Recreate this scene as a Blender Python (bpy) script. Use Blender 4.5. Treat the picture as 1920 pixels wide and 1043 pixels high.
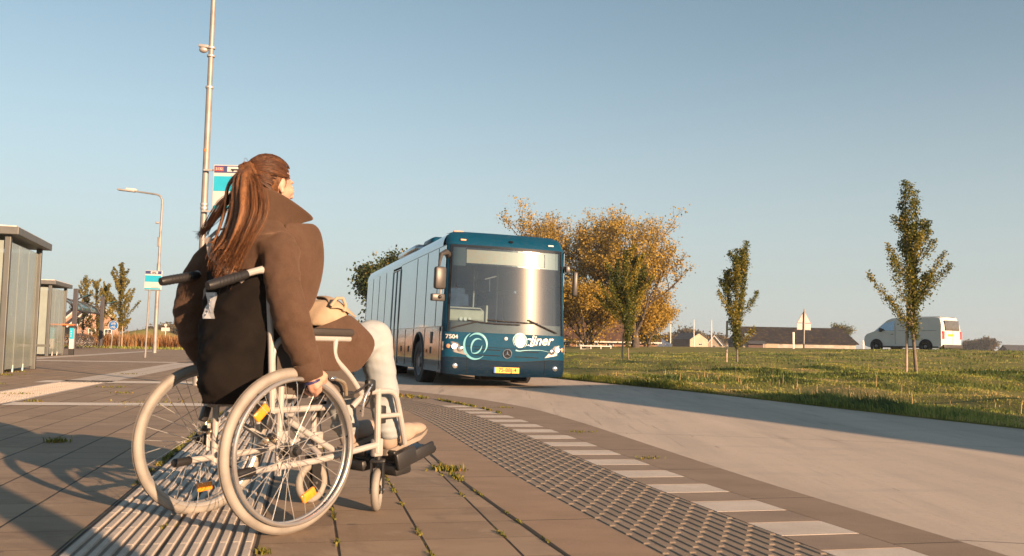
import bpy, bmesh, math, random
import numpy as np
from mathutils import Vector, Matrix, noise as mnoise
PI=math.pi; R=math.radians
SC=bpy.context.scene; COL=SC.collection
for b in list(bpy.data.objects): bpy.data.objects.remove(b)
# ------------------------------------------------------------------ tagging
def tag(o,label=None,cat=None,group=None,kind=None):
    if label: o['label']=label
    if cat: o['category']=cat
    if group: o['group']=group
    if kind: o['kind']=kind
    return o
def empty(name,loc=(0,0,0),rz=0,rx=0,ry=0,**k):
    o=bpy.data.objects.new(name,None); COL.objects.link(o)
    o.empty_display_size=.2; o.location=loc; o.rotation_euler=(rx,ry,rz); tag(o,**k); return o
def kids(o): return [c for c in bpy.data.objects if c.parent==o]
def copy_tree(o,parent=None):
    c=o.copy(); COL.objects.link(c); c.parent=parent
    for ch in kids(o): copy_tree(ch,c)
    return c
# ------------------------------------------------------------------ mesh builder
class MB:
    def __init__(s): s.v=[]; s.f=[]; s.m=[]
    def add(s,vs,fs,mi=0):
        o=len(s.v); s.v+= [tuple(p) for p in vs]; s.f+=[tuple(i+o for i in f) for f in fs]; s.m+=[mi]*len(fs); return s
    def box(s,c,d,rz=0,mi=0,ry=0,rx=0,bev=0):
        hx,hy,hz=d[0]/2,d[1]/2,d[2]/2
        if bev:
            b=min(bev,hx*.9,hy*.9,hz*.9); vs=[];
            M=Matrix.Rotation(rz,3,'Z')@Matrix.Rotation(ry,3,'Y')@Matrix.Rotation(rx,3,'X')
            bm=bmesh.new(); bmesh.ops.create_cube(bm,size=1)
            for v in bm.verts: v.co=Vector((v.co.x*2*hx,v.co.y*2*hy,v.co.z*2*hz))
            bmesh.ops.bevel(bm,geom=bm.edges[:],offset=b,segments=2,affect='EDGES',profile=.5)
            bm.verts.index_update()
            vs=[tuple(M@v.co+Vector(c)) for v in bm.verts]; fs=[[v.index for v in f.verts] for f in bm.faces]; bm.free()
            return s.add(vs,fs,mi)
        M=Matrix.Rotation(rz,3,'Z')@Matrix.Rotation(ry,3,'Y')@Matrix.Rotation(rx,3,'X')
        vs=[M@Vector((x*hx,y*hy,z*hz))+Vector(c) for x in(-1,1) for y in(-1,1) for z in(-1,1)]
        return s.add(vs,[(0,1,3,2),(4,6,7,5),(0,4,5,1),(2,3,7,6),(0,2,6,4),(1,5,7,3)],mi)
    def tube(s,pts,r,n=8,mi=0,caps=True,closed=False,flat=1.0,up=None):
        P=[Vector(p) for p in pts]; k=len(P)
        if not hasattr(r,'__len__'): r=[r]*k
        vs=[];fs=[];pn=None
        for i in range(k):
            if closed: t=(P[(i+1)%k]-P[i-1])
            else: t=P[min(i+1,k-1)]-P[max(i-1,0)]
            if t.length<1e-9: t=Vector((0,0,1))
            t.normalize()
            if pn is None:
                u=Vector(up) if up else (Vector((0,0,1)) if abs(t.z)<.9 else Vector((1,0,0)))
                a=t.cross(u).normalized()
            else: a=(pn-t*pn.dot(t)).normalized()
            pn=a; b=t.cross(a)
            for j in range(n):
                w=2*PI*j/n; vs.append(P[i]+a*(math.cos(w)*r[i])+b*(math.sin(w)*r[i]*flat))
        m=k if closed else k-1
        for i in range(m):
            for j in range(n):
                i2=(i+1)%k; fs.append((i*n+j,i*n+(j+1)%n,i2*n+(j+1)%n,i2*n+j))
        if caps and not closed: fs.append(tuple(range(n-1,-1,-1))); fs.append(tuple((k-1)*n+j for j in range(n)))
        return s.add(vs,fs,mi)
    def lathe(s,prof,c=(0,0,0),axis='Z',n=24,mi=0,M=None):
        vs=[];fs=[];k=len(prof)
        for (r,h) in prof:
            for j in range(n):
                w=2*PI*j/n; a,b=r*math.cos(w),r*math.sin(w)
                p={'Z':(a,b,h),'Y':(a,h,b),'X':(h,a,b)}[axis]
                p=Vector(p); 
                if M: p=M@p
                vs.append(p+Vector(c))
        for i in range(k-1):
            for j in range(n): fs.append((i*n+j,i*n+(j+1)%n,(i+1)*n+(j+1)%n,(i+1)*n+j))
        return s.add(vs,fs,mi)
    def ring(s,c,Rr,r,axis='Y',n=48,m=10,mi=0,M=None,flat=1.0):
        vs=[];fs=[]
        for i in range(n):
            a=2*PI*i/n
            for j in range(m):
                w=2*PI*j/m; q=Rr+r*math.cos(w); h=r*math.sin(w)*flat
                p={'Z':(q*math.cos(a),q*math.sin(a),h),'Y':(q*math.cos(a),h,q*math.sin(a)),'X':(h,q*math.cos(a),q*math.sin(a))}[axis]
                p=Vector(p)
                if M: p=M@p
                vs.append(p+Vector(c))
        for i in range(n):
            for j in range(m): i2=(i+1)%n; fs.append((i*m+j,i2*m+j,i2*m+(j+1)%m,i*m+(j+1)%m))
        return s.add(vs,fs,mi)
    def ell(s,c,r,n=12,m=8,mi=0,M=None):
        vs=[];fs=[]
        for i in range(m+1):
            t=PI*i/m
            for j in range(n):
                a=2*PI*j/n; p=Vector((r[0]*math.sin(t)*math.cos(a),r[1]*math.sin(t)*math.sin(a),r[2]*math.cos(t)))
                if M: p=M@p
                vs.append(p+Vector(c))
        for i in range(m):
            for j in range(n): fs.append((i*n+j,(i+1)*n+j,(i+1)*n+(j+1)%n,i*n+(j+1)%n))
        return s.add(vs,fs,mi)
    def prism(s,poly,z0,z1,axis='Z',mi=0):
        n=len(poly)
        def q(p,h): return {'Z':(p[0],p[1],h),'Y':(p[0],h,p[1]),'X':(h,p[0],p[1])}[axis]
        vs=[q(p,z0) for p in poly]+[q(p,z1) for p in poly]
        fs=[tuple(range(n-1,-1,-1)),tuple(range(n,2*n))]+[(i,(i+1)%n,(i+1)%n+n,i+n) for i in range(n)]
        return s.add(vs,fs,mi)
    def grid(s,rows,mi=0,flip=False):
        h=len(rows); w=len(rows[0]); vs=[p for r_ in rows for p in r_]; fs=[]
        for i in range(h-1):
            for j in range(w-1):
                f=(i*w+j,i*w+j+1,(i+1)*w+j+1,(i+1)*w+j); fs.append(f[::-1] if flip else f)
        return s.add(vs,fs,mi)
    def build(s,name,mat=None,parent=None,smooth=35,solid=0,fixn=True,**k):
        me=bpy.data.meshes.new(name); me.from_pydata([tuple(v) for v in s.v],[],s.f)
        mats=mat if isinstance(mat,(list,tuple)) else ([mat] if mat else [])
        for m in mats: me.materials.append(m)
        if len(mats)>1: me.polygons.foreach_set('material_index',s.m)
        if fixn:
            bm=bmesh.new(); bm.from_mesh(me); bmesh.ops.remove_doubles(bm,verts=bm.verts,dist=1e-5)
            bmesh.ops.recalc_face_normals(bm,faces=bm.faces); bm.to_mesh(me); bm.free()
        if smooth:
            me.shade_smooth(); me.set_sharp_from_angle(angle=R(smooth))
        o=bpy.data.objects.new(name,me); COL.objects.link(o); o.parent=parent
        if solid:
            md=o.modifiers.new('s','SOLIDIFY'); md.thickness=solid; md.offset=-1
        tag(o,**k); return o
def fast_mesh(name,verts,faces,mat,attr=None,parent=None,smooth=False,**k):
    """verts (N,3) array, faces (M,3|4) array, attr (N,) greyscale random value -> attribute 'rnd'"""
    me=bpy.data.meshes.new(name); n=len(verts); m,kk=faces.shape
    me.vertices.add(n); me.vertices.foreach_set('co',np.asarray(verts,dtype=np.float32).ravel())
    me.loops.add(m*kk); me.loops.foreach_set('vertex_index',faces.astype(np.int32).ravel())
    me.polygons.add(m); me.polygons.foreach_set('loop_start',np.arange(0,m*kk,kk,dtype=np.int32))
    me.polygons.foreach_set('loop_total',np.full(m,kk,dtype=np.int32))
    if smooth: me.polygons.foreach_set('use_smooth',np.ones(m,dtype=bool))
    me.update(calc_edges=True)
    if attr is not None:
        a=me.attributes.new('rnd','FLOAT','POINT'); a.data.foreach_set('value',np.asarray(attr,dtype=np.float32))
    me.materials.append(mat); me.validate()
    o=bpy.data.objects.new(name,me); COL.objects.link(o); o.parent=parent; tag(o,**k); return o
def bake(o):
    dg=bpy.context.evaluated_depsgraph_get(); dg.update()
    me=bpy.data.meshes.new_from_object(o.evaluated_get(dg)); o.modifiers.clear(); o.data=me; return o
def fuse(mb,name,mat,parent,voxel=.006,smooth=6,fac=.5,disp=None,**k):
    """join all the pieces of one body or garment into a single continuous surface"""
    o=mb.build(name,mat,None,smooth=0,fixn=True)
    md=o.modifiers.new('r','REMESH'); md.mode='VOXEL'; md.voxel_size=voxel; md.adaptivity=0
    if smooth:
        m2=o.modifiers.new('s','SMOOTH'); m2.iterations=smooth; m2.factor=fac
    bake(o)
    if disp:
        me=o.data; n=len(me.vertices); nr=[v.normal.copy() for v in me.vertices]
        for v in me.vertices:
            v.co+=nr[v.index]*disp(v.co)
    o.data.shade_smooth()
    o.data.materials.clear(); o.data.materials.append(mat)
    o.parent=parent; tag(o,**k); o.name=name; return o
# ------------------------------------------------------------------ materials
def newmat(name):
    m=bpy.data.materials.new(name); m.use_nodes=True; nt=m.node_tree; nt.nodes.clear()
    out=nt.nodes.new('ShaderNodeOutputMaterial'); return m,nt,out
class NT:
    def __init__(s,nt): s.nt=nt
    def n(s,t,**k):
        x=s.nt.nodes.new(t)
        for a,b in k.items(): setattr(x,a,b)
        return x
    def put(s,sock,val):
        if hasattr(val,'is_output') or isinstance(val,bpy.types.NodeSocket): s.nt.links.new(val,sock)
        else: sock.default_value=val
    def math(s,op,a,b=0,c=None):
        x=s.n('ShaderNodeMath',operation=op); s.put(x.inputs[0],a); s.put(x.inputs[1],b)
        if c is not None: s.put(x.inputs[2],c)
        return x.outputs[0]
    def noise(s,vec,scale,detail=3,rough=.55,dist=0):
        x=s.n('ShaderNodeTexNoise'); 
        if vec is not None: s.put(x.inputs['Vector'],vec)
        x.inputs['Scale'].default_value=scale; x.inputs['Detail'].default_value=detail; x.inputs['Roughness'].default_value=rough
        x.inputs['Distortion'].default_value=dist; return x.outputs['Fac']
    def mix(s,f,a,b,mode='MIX'):
        x=s.n('ShaderNodeMix',data_type='RGBA',blend_type=mode); s.put(x.inputs[0],f)
        s.put(x.inputs[6],a if not isinstance(a,tuple) else (*a[:3],1)); s.put(x.inputs[7],b if not isinstance(b,tuple) else (*b[:3],1)); return x.outputs[2]
    def ramp(s,f,stops):
        x=s.n('ShaderNodeValToRGB'); s.put(x.inputs[0],f); el=x.color_ramp.elements
        while len(el)<len(stops): el.new(.5)
        for e,(p,c) in zip(el,stops): e.position=p; e.color=(*c[:3],1)
        return x.outputs[0]
    def mapr(s,f,a,b,c,d):
        x=s.n('ShaderNodeMapRange'); s.put(x.inputs[0],f)
        for i,v in enumerate((a,b,c,d)): s.put(x.inputs[i+1],v)
        return x.outputs[0]
    def obj(s,scale=(1,1,1),rz=0,which='Object'):
        t=s.n('ShaderNodeTexCoord'); m=s.n('ShaderNodeMapping'); s.nt.links.new(t.outputs[which],m.inputs[0])
        m.inputs['Scale'].default_value=scale; m.inputs['Rotation'].default_value=(0,0,rz); return m.outputs[0]
    def bump(s,h,strength=.3,dist=.01,normal=None):
        x=s.n('ShaderNodeBump'); s.put(x.inputs['Height'],h); x.inputs['Strength'].default_value=strength; x.inputs['Distance'].default_value=dist
        if normal is not None: s.put(x.inputs['Normal'],normal)
        return x.outputs[0]
    def pbsdf(s,out,color,rough=.6,metal=0,normal=None,spec=.5,**k):
        x=s.n('ShaderNodeBsdfPrincipled'); s.put(x.inputs['Base Color'],color if not isinstance(color,tuple) else (*color[:3],1))
        s.put(x.inputs['Roughness'],rough); s.put(x.inputs['Metallic'],metal); s.put(x.inputs['Specular IOR Level'],spec)
        if normal is not None: s.put(x.inputs['Normal'],normal)
        for a,b in k.items(): s.put(x.inputs[a.replace('_',' ')],b)
        if out is not None: s.nt.links.new(x.outputs[0],out.inputs[0])
        return x
def mat(name,color,rough=.6,metal=0,var=.12,vs=6,bump=0,bs=40,bd=.004,spec=.5,rvar=.0,**k):
    m,nt,out=newmat(name); N=NT(nt); v=N.obj()
    f=N.noise(v,vs,4)
    c=tuple(color[:3]); dk=tuple(x*(1-var*1.6) for x in c); lt=tuple(min(1,x*(1+var)) for x in c)
    col=N.ramp(f,[(.3,dk),(.5,c),(.72,lt)]) if var else c
    nrm=N.bump(N.noise(v,bs,3),bump,bd) if bump else None
    rg=N.mapr(N.noise(v,vs*2.3,3),.3,.7,max(0,rough-rvar),min(1,rough+rvar)) if rvar else rough
    N.pbsdf(out,col,rg,metal,nrm,spec,**k); return m
# ================================================================== camera, sun and sky
PITCH=math.atan(126.5/1700); ROLL=R(1.15)
cam=bpy.data.cameras.new('camera'); camo=bpy.data.objects.new('camera',cam); COL.objects.link(camo)
cam.sensor_width=36; cam.lens=36*1700/1920; cam.clip_end=6000; cam.clip_start=.05
camo.matrix_world=Matrix.Translation((0,0,.70))@Matrix.Rotation(PI/2+PITCH,4,'X')@Matrix.Rotation(ROLL,4,'Z')
cam.dof.use_dof=True; cam.dof.focus_distance=15; cam.dof.aperture_fstop=9
SC.camera=camo
SAZ=R(42); SEL=R(13)     # the sun stands behind the camera to the right
sdir=Vector((math.sin(SAZ)*math.cos(SEL),-math.cos(SAZ)*math.cos(SEL),math.sin(SEL)))
sl=bpy.data.lights.new('sun','SUN'); sl.energy=5.0; sl.angle=R(.55); sl.color=(1,.64,.385)
so=bpy.data.objects.new('sun',sl); COL.objects.link(so); so.rotation_euler=sdir.to_track_quat('Z','Y').to_euler()
W=bpy.data.worlds.new('World'); SC.world=W; W.use_nodes=True; nt=W.node_tree; nt.nodes.clear()
sky=nt.nodes.new('ShaderNodeTexSky'); sky.sky_type='NISHITA'; sky.sun_disc=False; sky.sun_elevation=SEL; sky.sun_rotation=math.atan2(sdir.x,sdir.y)
sky.air_density=1.0; sky.dust_density=.6; sky.ozone_density=2.6; sky.altitude=0
bg=nt.nodes.new('ShaderNodeBackground'); bg.inputs[1].default_value=.058
wo=nt.nodes.new('ShaderNodeOutputWorld'); hs=nt.nodes.new('ShaderNodeHueSaturation'); hs.inputs['Saturation'].default_value=.60; hs.inputs['Hue'].default_value=.482; nt.links.new(sky.outputs[0],hs.inputs['Color']); 
N_=None
tcw=nt.nodes.new('ShaderNodeTexCoord'); sxw=nt.nodes.new('ShaderNodeSeparateXYZ'); nt.links.new(tcw.outputs['Generated'],sxw.inputs[0])
mrw=nt.nodes.new('ShaderNodeMapRange'); mrw.interpolation_type='SMOOTHERSTEP'; nt.links.new(sxw.outputs[2],mrw.inputs[0]); mrw.inputs[1].default_value=-.12; mrw.inputs[2].default_value=.42; mrw.inputs[3].default_value=.95; mrw.inputs[4].default_value=.0
tnt=nt.nodes.new('ShaderNodeMix'); tnt.data_type='RGBA'; tnt.blend_type='MULTIPLY'; tnt.inputs[0].default_value=1; tnt.inputs[7].default_value=(.93,1.03,1.05,1); nt.links.new(hs.outputs[0],tnt.inputs[6])
mxw=nt.nodes.new('ShaderNodeMix'); mxw.data_type='RGBA'; nt.links.new(mrw.outputs[0],mxw.inputs[0]); nt.links.new(tnt.outputs[2],mxw.inputs[6]); mxw.inputs[7].default_value=(4.45,4.7,4.5,1)
nt.links.new(mxw.outputs[2],bg.inputs[0]); nt.links.new(bg.outputs[0],wo.inputs[0])
SC.view_settings.view_transform='Standard'; SC.view_settings.look='None'; SC.view_settings.exposure=1.28; SC.view_settings.gamma=1
SC.cycles.use_denoising=True; SC.cycles.max_bounces=8; SC.cycles.transparent_max_bounces=16; SC.cycles.caustics_reflective=False; SC.cycles.caustics_refractive=False
# ================================================================== plan of the place
def interp(tab,y):
    if y<=tab[0][0]: a,b=tab[0],tab[1]
    elif y>=tab[-1][0]: a,b=tab[-2],tab[-1]
    else:
        for i in range(len(tab)-1):
            if tab[i][0]<=y<=tab[i+1][0]: a,b=tab[i],tab[i+1]; break
    t=(y-a[0])/(b[0]-a[0]); return a[1]+(b[1]-a[1])*t
def smoothtab(tab,step=.5,it=3):
    ys=np.arange(tab[0][0],tab[-1][0]+.01,step); xs=np.array([interp(tab,y) for y in ys])
    for _ in range(it): xs[1:-1]=(xs[:-2]+2*xs[1:-1]+xs[2:])/4
    return [(float(a),float(b)) for a,b in zip(ys,xs)]
KERB=smoothtab([(-30,9.1),(-5,3.62),(0,2.47),(3.2,1.77),(5,1.34),(7,.96),(8.4,.70),(10.3,.26),(11.9,-.40),(12.8,-1.0),(14,-1.9),(17.5,-3.3),(22,-4.75),(32,-7.7),(46,-11.9),(70,-19.5),(120,-36)],.25,4)
EDGE=smoothtab([(-30,16),(-12,11.3),(-2,9.0),(3,7.9),(7,7.0),(10.7,6.05),(12.4,5.45),(14.9,4.72),(18.4,3.7),(23.8,1.5),(31,-1.3),(46,-6.2),(70,-14),(120,-31)],.25,6)
def kx(y): return interp(KERB,y)
def ex(y): return interp(EDGE,y)
GDIR=Vector((-.218,.976,0)); GPER=Vector((.976,.218,0))   # grid of the paving
ROADZ=-.16
def sm(t): t=max(0,min(1,t)); return t*t*(3-2*t)
def bank(x,y):
    """height of the ground to the right of the road"""
    r=(x-ex(y))*.93
    if r<=0: return -.24
    far=sm((y-60)/200)
    h=-.13+.42*min(r,5)/5+.50*sm((r-4)/26)*(1+.25*sm((x-4)/14))
    n=mnoise.noise(Vector((x*.35+y*.12,y*.3,3)))*.06+mnoise.noise(Vector((x*.9,y*.55,7)))*.075+mnoise.noise(Vector((r*1.5,y*.2,9)))*.085*sm(r/1.0)+mnoise.noise(Vector((x*1.7,y*1.1,1)))*.03*sm(r/.6)
    h+=n*sm(r/.5)*(1-sm((y-45)/30))
    h=h*(1-sm((r-36)/40))+.45*sm((r-36)/40)
    return h
# rows / columns of the ground sheet
ys=[-40,-30,-22,-16,-12,-9]+list(np.arange(-7,34,.35))+list(np.arange(34,70,1.0))+[70*1.12**k for k in range(1,34)]
ys=[float(y) for y in ys]
offR=[0.0,.04,.10,.2,.35,.5]+list(np.arange(.7,9,.3))+list(np.arange(9,22,.7))+list(np.arange(22,60,2.5))+[60*1.2**k for k in range(1,22)]
offL=[-0.02]+[-.4,-1,-2,-4,-8,-14,-22,-32,-45,-60,-80,-110,-150,-220,-350,-600,-1000,-2000,-3000]
rows=[]
for y in ys:
    k=kx(min(y,120)) if y<=120 else kx(120)-(y-120)*.33; e=ex(min(y,120)) if y<=120 else ex(120)-(y-120)*.33
    row=[]
    for o in reversed(offL): row.append((k-.25+o,y,-.035 if o>-60 else -.1))
    row.append((k-.2,y,-.26)); row.append((e-.03,y,-.26))
    for o in offR:
        x=e+o
        row.append((x,y,bank(x,y) if y<=119 else .45))
    rows.append(row)
def grass_mat():
    m,nt,out=newmat('grass_ground'); N=NT(nt); v=N.obj()
    g=N.noise(N.obj((1,1,1)),.35,5,.6); g2=N.noise(N.obj((1,.35,1),R(-12)),3.2,4,.65); g3=N.noise(v,35,3)
    c=N.ramp(g,[(.3,(.15,.17,.042)),(.5,(.23,.22,.06)),(.68,(.34,.25,.10))])
    c=N.mix(N.mapr(g2,.35,.7,0,.65),c,(.09,.12,.035)); c=N.mix(N.mapr(g3,.3,.75,0,.5),c,(.25,.21,.08))
    N.pbsdf(out,c,.9,0,N.bump(N.noise(v,22,5,.7),.9,.05),.2); return m
M_GR=grass_mat()
mb=MB(); mb.grid(rows); ground=mb.build('ground',M_GR,smooth=60,kind='structure')
# ---- road
def road_mat():
    m,nt,out=newmat('road_concrete'); N=NT(nt); v=N.obj((1,1,1),R(12.6)); 
    st=N.obj((2.2,.28,1),R(12.6)); a=N.noise(st,1.6,5,.6); b=N.noise(N.obj(),90,4,.7); c_=N.noise(N.obj((.5,3.,1),R(12.6)),1.2,4)
    c=N.ramp(a,[(.28,(.43,.36,.295)),(.5,(.51,.43,.35)),(.75,(.58,.49,.40))])
    c=N.mix(N.mapr(c_,.55,.8,0,.45),c,(.32,.28,.245)); c=N.mix(N.mapr(b,.35,.8,0,.35),c,(.56,.50,.44))
    sk=N.noise(N.obj((2.2,.10,1),R(12.6)),3.1,4,.7); c=N.mix(N.mapr(sk,.60,.70,0,.5),c,(.20,.165,.135)); c=N.mix(N.mapr(N.noise(N.obj(),26,5,.8),.54,.70,0,.5),c,(.28,.235,.19))
    c=N.mix(N.mapr(N.noise(N.obj((6,.8,1),R(12.6)),2.0,5,.75),.66,.70,0,.55),c,(.12,.10,.085))
    # tyre track tone
    c=N.mix(N.mapr(N.noise(N.obj((.55,.05,1),R(12.6)),1.3,2),.45,.62,0,.25),c,(.30,.25,.205))
    # broom marks and expansion joints
    sp=N.n('ShaderNodeSeparateXYZ'); nt.links.new(v,sp.inputs[0]); fr=N.math('FRACT',N.math('MULTIPLY',sp.outputs[1],1/4.6))
    j=N.math('LESS_THAN',fr,.0035); c=N.mix(N.math('MULTIPLY',j,.7),c,(.08,.07,.06))
    N.pbsdf(out,c,.85,0,N.bump(b,.45,.004),.25); return m
M_RD=road_mat()
mb=MB(); rr=[]
for y in [p/2 for p in range(-60,241)]:
    a=kx(y)-.12; b=ex(y)+.02; rr.append([(a+(b-a)*t/6,y,ROADZ+.02*math.sin(PI*t/6)) for t in range(7)])
mb.grid(rr); mb.build('road',M_RD,kind='structure')
# crack / tar marks in the road are part of its material; a second flat strip of tar
M_TAR=mat('tar',(.05,.045,.045),.8)
# ---- paving
def paver_mat():
    m,nt,out=newmat('pavers'); N=NT(nt)
    g=N.n('ShaderNodeNewGeometry'); 
    dt=N.n('ShaderNodeVectorMath',operation='DOT_PRODUCT'); nt.links.new(g.outputs['Position'],dt.inputs[0]); dt.inputs[1].default_value=tuple(GPER)
    ds=N.n('ShaderNodeVectorMath',operation='DOT_PRODUCT'); nt.links.new(g.outputs['Position'],ds.inputs[0]); ds.inputs[1].default_value=tuple(GDIR)
    s=N.math('DIVIDE',N.math('SUBTRACT',dt.outputs['Value'],.727),.3); t=N.math('DIVIDE',ds.outputs['Value'],.3)
    fs=N.math('FLOOR',s); ft=N.math('FLOOR',t)
    a=N.math('ABSOLUTE',N.math('SUBTRACT',N.math('FRACT',s),.5)); b=N.math('ABSOLUTE',N.math('SUBTRACT',N.math('FRACT',t),.5))
    wob=N.mapr(N.noise(N.obj(),9,3),0,1,-.006,.006)
    ja=N.mapr(N.math('ADD',a,wob),.478,.49,0,1); jb=N.mapr(N.math('ADD',b,wob),.486,.494,0,.6)
    j=N.math('MAXIMUM',ja,jb)
    cb=N.n('ShaderNodeCombineXYZ'); nt.links.new(fs,cb.inputs[0]); nt.links.new(ft,cb.inputs[1])
    wn=N.n('ShaderNodeTexWhiteNoise',noise_dimensions='2D'); nt.links.new(cb.outputs[0],wn.inputs['Vector'])
    base=N.ramp(wn.outputs['Value'],[(0,(.235,.172,.116)),(.5,(.272,.200,.136)),(1,(.318,.236,.162))])
    fine=N.noise(N.obj(),130,4,.7); mid=N.noise(N.obj((1,2.5,1),R(12.6)),2.4,5,.65)
    base=N.mix(N.mapr(fine,.35,.75,0,.4),base,(.42,.31,.21)); base=N.mix(N.mapr(mid,.45,.7,0,.5),base,(.19,.132,.090))
    base=N.mix(N.mapr(N.noise(N.obj(),.5,3),.5,.7,0,.35),base,(.20,.165,.135))
    gum=N.n('ShaderNodeTexVoronoi'); nt.links.new(N.obj(),gum.inputs['Vector']); gum.inputs['Scale'].default_value=2.6; gm=N.math('LESS_THAN',gum.outputs['Distance'],.045); base=N.mix(N.math('MULTIPLY',gm,.55),base,(.10,.08,.07))
    base=N.mix(N.mapr(N.noise(N.obj(),4.5,6,.75),.57,.66,0,.35),base,(.40,.32,.23)); base=N.mix(N.mapr(N.noise(N.obj((1,1,1)),.9,5,.7,1.5),.54,.62,0,.35),base,(.13,.095,.07))
    moss=N.math('MULTIPLY',N.mapr(N.noise(N.obj(),1.1,4,.7),.56,.66,0,1),ja)
    jc=N.mix(moss,(.028,.022,.018),(.12,.11,.03))
    c=N.mix(j,base,jc)
    h=N.math('SUBTRACT',N.math('MULTIPLY',fine,.15),j)
    N.pbsdf(out,c,.8,0,N.bump(h,.6,.006),.3); return m
M_PV=paver_mat()
KW=.28
def offs(y,d):
    """point on the curve at plan distance d to the left of the kerb's outer edge"""
    if d>=KW-1e-6: d+=max(0,min(.30,.27*(y-3.2)/7.0))
    e=.05; t=Vector((kx(y+e)-kx(y-e),2*e,0)).normalized(); n=Vector((-t.y,t.x,0)); p=Vector((kx(y),y,0))+n*d; return p
def ribbon(name,d0,d1,y0,y1,mt,z=0,step=.25,skirt=0,**k):
    mb=MB(); rows=[]; n=int((y1-y0)/step)
    for i in range(n+1):
        y=y0+(y1-y0)*i/n; a=offs(y,d0); b=offs(y,d1); r_=[(b.x,b.y,z),(a.x,a.y,z)]
        if skirt: r_=[(b.x,b.y,z-.05)]+[(b.x,b.y,z),(a.x+.0,a.y,z),(a.x+.02,a.y,z-.02),(a.x+.035,a.y,z-.22)]
        rows.append(r_)
    mb.grid(rows); return mb.build(name,mt,smooth=30,kind='structure',**k)
def plain_conc(name,c,rz=R(12.6),jt=0,v=.15):
    m,nt,out=newmat(name); N=NT(nt); fine=N.noise(N.obj(),140,4,.75); mid=N.noise(N.obj((1,1.6,1),rz),3,5,.65)
    col=N.ramp(mid,[(.3,tuple(x*(1-v*1.3) for x in c)),(.55,c),(.75,tuple(x*(1+v) for x in c))])
    col=N.mix(N.mapr(fine,.35,.8,0,.45),col,tuple(min(1,x*1.6) for x in c))
    col=N.mix(N.mapr(fine,.45,.25,0,.4),col,tuple(x*.5 for x in c))
    if jt:
        g=N.n('ShaderNodeNewGeometry'); ds=N.n('ShaderNodeVectorMath',operation='DOT_PRODUCT'); nt.links.new(g.outputs['Position'],ds.inputs[0]); ds.inputs[1].default_value=tuple(GDIR)
        f=N.math('LESS_THAN',N.math('FRACT',N.math('DIVIDE',ds.outputs['Value'],jt)),.008/jt); col=N.mix(f,col,(.03,.025,.02))
    N.pbsdf(out,col,.82,0,N.bump(fine,.5,.003),.3); return m
M_KB=plain_conc('kerb_concrete',(.245,.185,.135),jt=1.0); M_SM=plain_conc('smooth_slab',(.285,.20,.135),jt=1.2)
M_WH=plain_conc('white_block',(.50,.445,.385)); M_GB=plain_conc('grey_block',(.25,.195,.15)); M_TC=plain_conc('pale_tactile',(.46,.41,.355)); M_DT=plain_conc('grey_tactile',(.235,.187,.142))
YE=12.0
ribbon('kerb',0,KW,-12,70,M_KB,skirt=1)
def filler(name,d0,d1,y0,y1,mt): return ribbon(name,d0,d1,y0,y1,mt)
filler('platform_edge_paving',KW,1.52,YE,60,M_PV); ribbon('kerb_infill',KW,.615,10.8,YE,M_GB,z=-.003)
ribbon('smooth_slab_band',1.21,1.52,-6,YE,M_SM)
ribbon('grey_tactile_base',.61,1.21,-6,YE,M_DT,z=-.003)
# blocks of the dashed band
mbw=MB(); mbg=MB(); yy=-5.9; i=0
while yy<10.9:
    y1=min(yy+.245,YE); a,b=offs(yy,.615),offs(yy,KW+.004); c,d=offs(y1-.006,KW+.004),offs(y1-.006,.615)
    (mbw if i%2 else mbg).add([a,b,c,d]+[p-Vector((0,0,.05)) for p in (a,b,c,d)],[(0,1,2,3),(0,4,5,1),(1,5,6,2),(2,6,7,3),(3,7,4,0)])
    yy=y1; i+=1
mbw.build('white_kerb_blocks',M_WH,smooth=0,kind='structure'); mbg.build('grey_kerb_blocks',M_GB,smooth=0,kind='structure')
# raised bars of the grey warning tiles
mb=MB(); k=0
for j in range(12):
    d=.61+.05*j+.025; y=-4.0+(.08 if j%2 else 0)
    while y<YE-.2:
        a=offs(y,d); b=offs(y+.142,d); t=(b-a).normalized(); n=Vector((-t.y,t.x,0))
        w=.0135; w2=.010; h=.0008; L=(b-a).length; e=t*.008
        bot=[a-n*w,a+n*w,b+n*w,b-n*w]; top=[a-n*w2+e,a+n*w2+e,b+n*w2-e,b-n*w2-e]
        mb.add([p+Vector((0,0,-.0035)) for p in bot]+[p+Vector((0,0,h)) for p in top],[(4,5,6,7),(0,1,5,4),(1,2,6,5),(2,3,7,6),(3,0,4,7)]); y+=.16
mb.build('grey_tactile_bars',M_DT,smooth=0,fixn=True,kind='structure')
# platform sheet
mb=MB(); rows=[]; 
Y=[-12+.25*i for i in range(int(72/.25)+1)]
for y in Y:
    p=offs(y,1.52 if y>-6 or True else KW); rows.append([(-70+(p.x+70)*f,p.y,0) for f in (0,.5,.8,.95,1)])
mb.grid(rows); mb.build('platform_paving',M_PV,smooth=0,kind='structure')
ribbon('platform_edge_near',KW,1.52,-12,-6,M_PV)
# helper in grid coordinates: s across, t along
def gxy(s,t): v=GPER*s+GDIR*t; return v
def gs(x,y): return (GPER.x*x+GPER.y*y, GDIR.x*x+GDIR.y*y)
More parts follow.
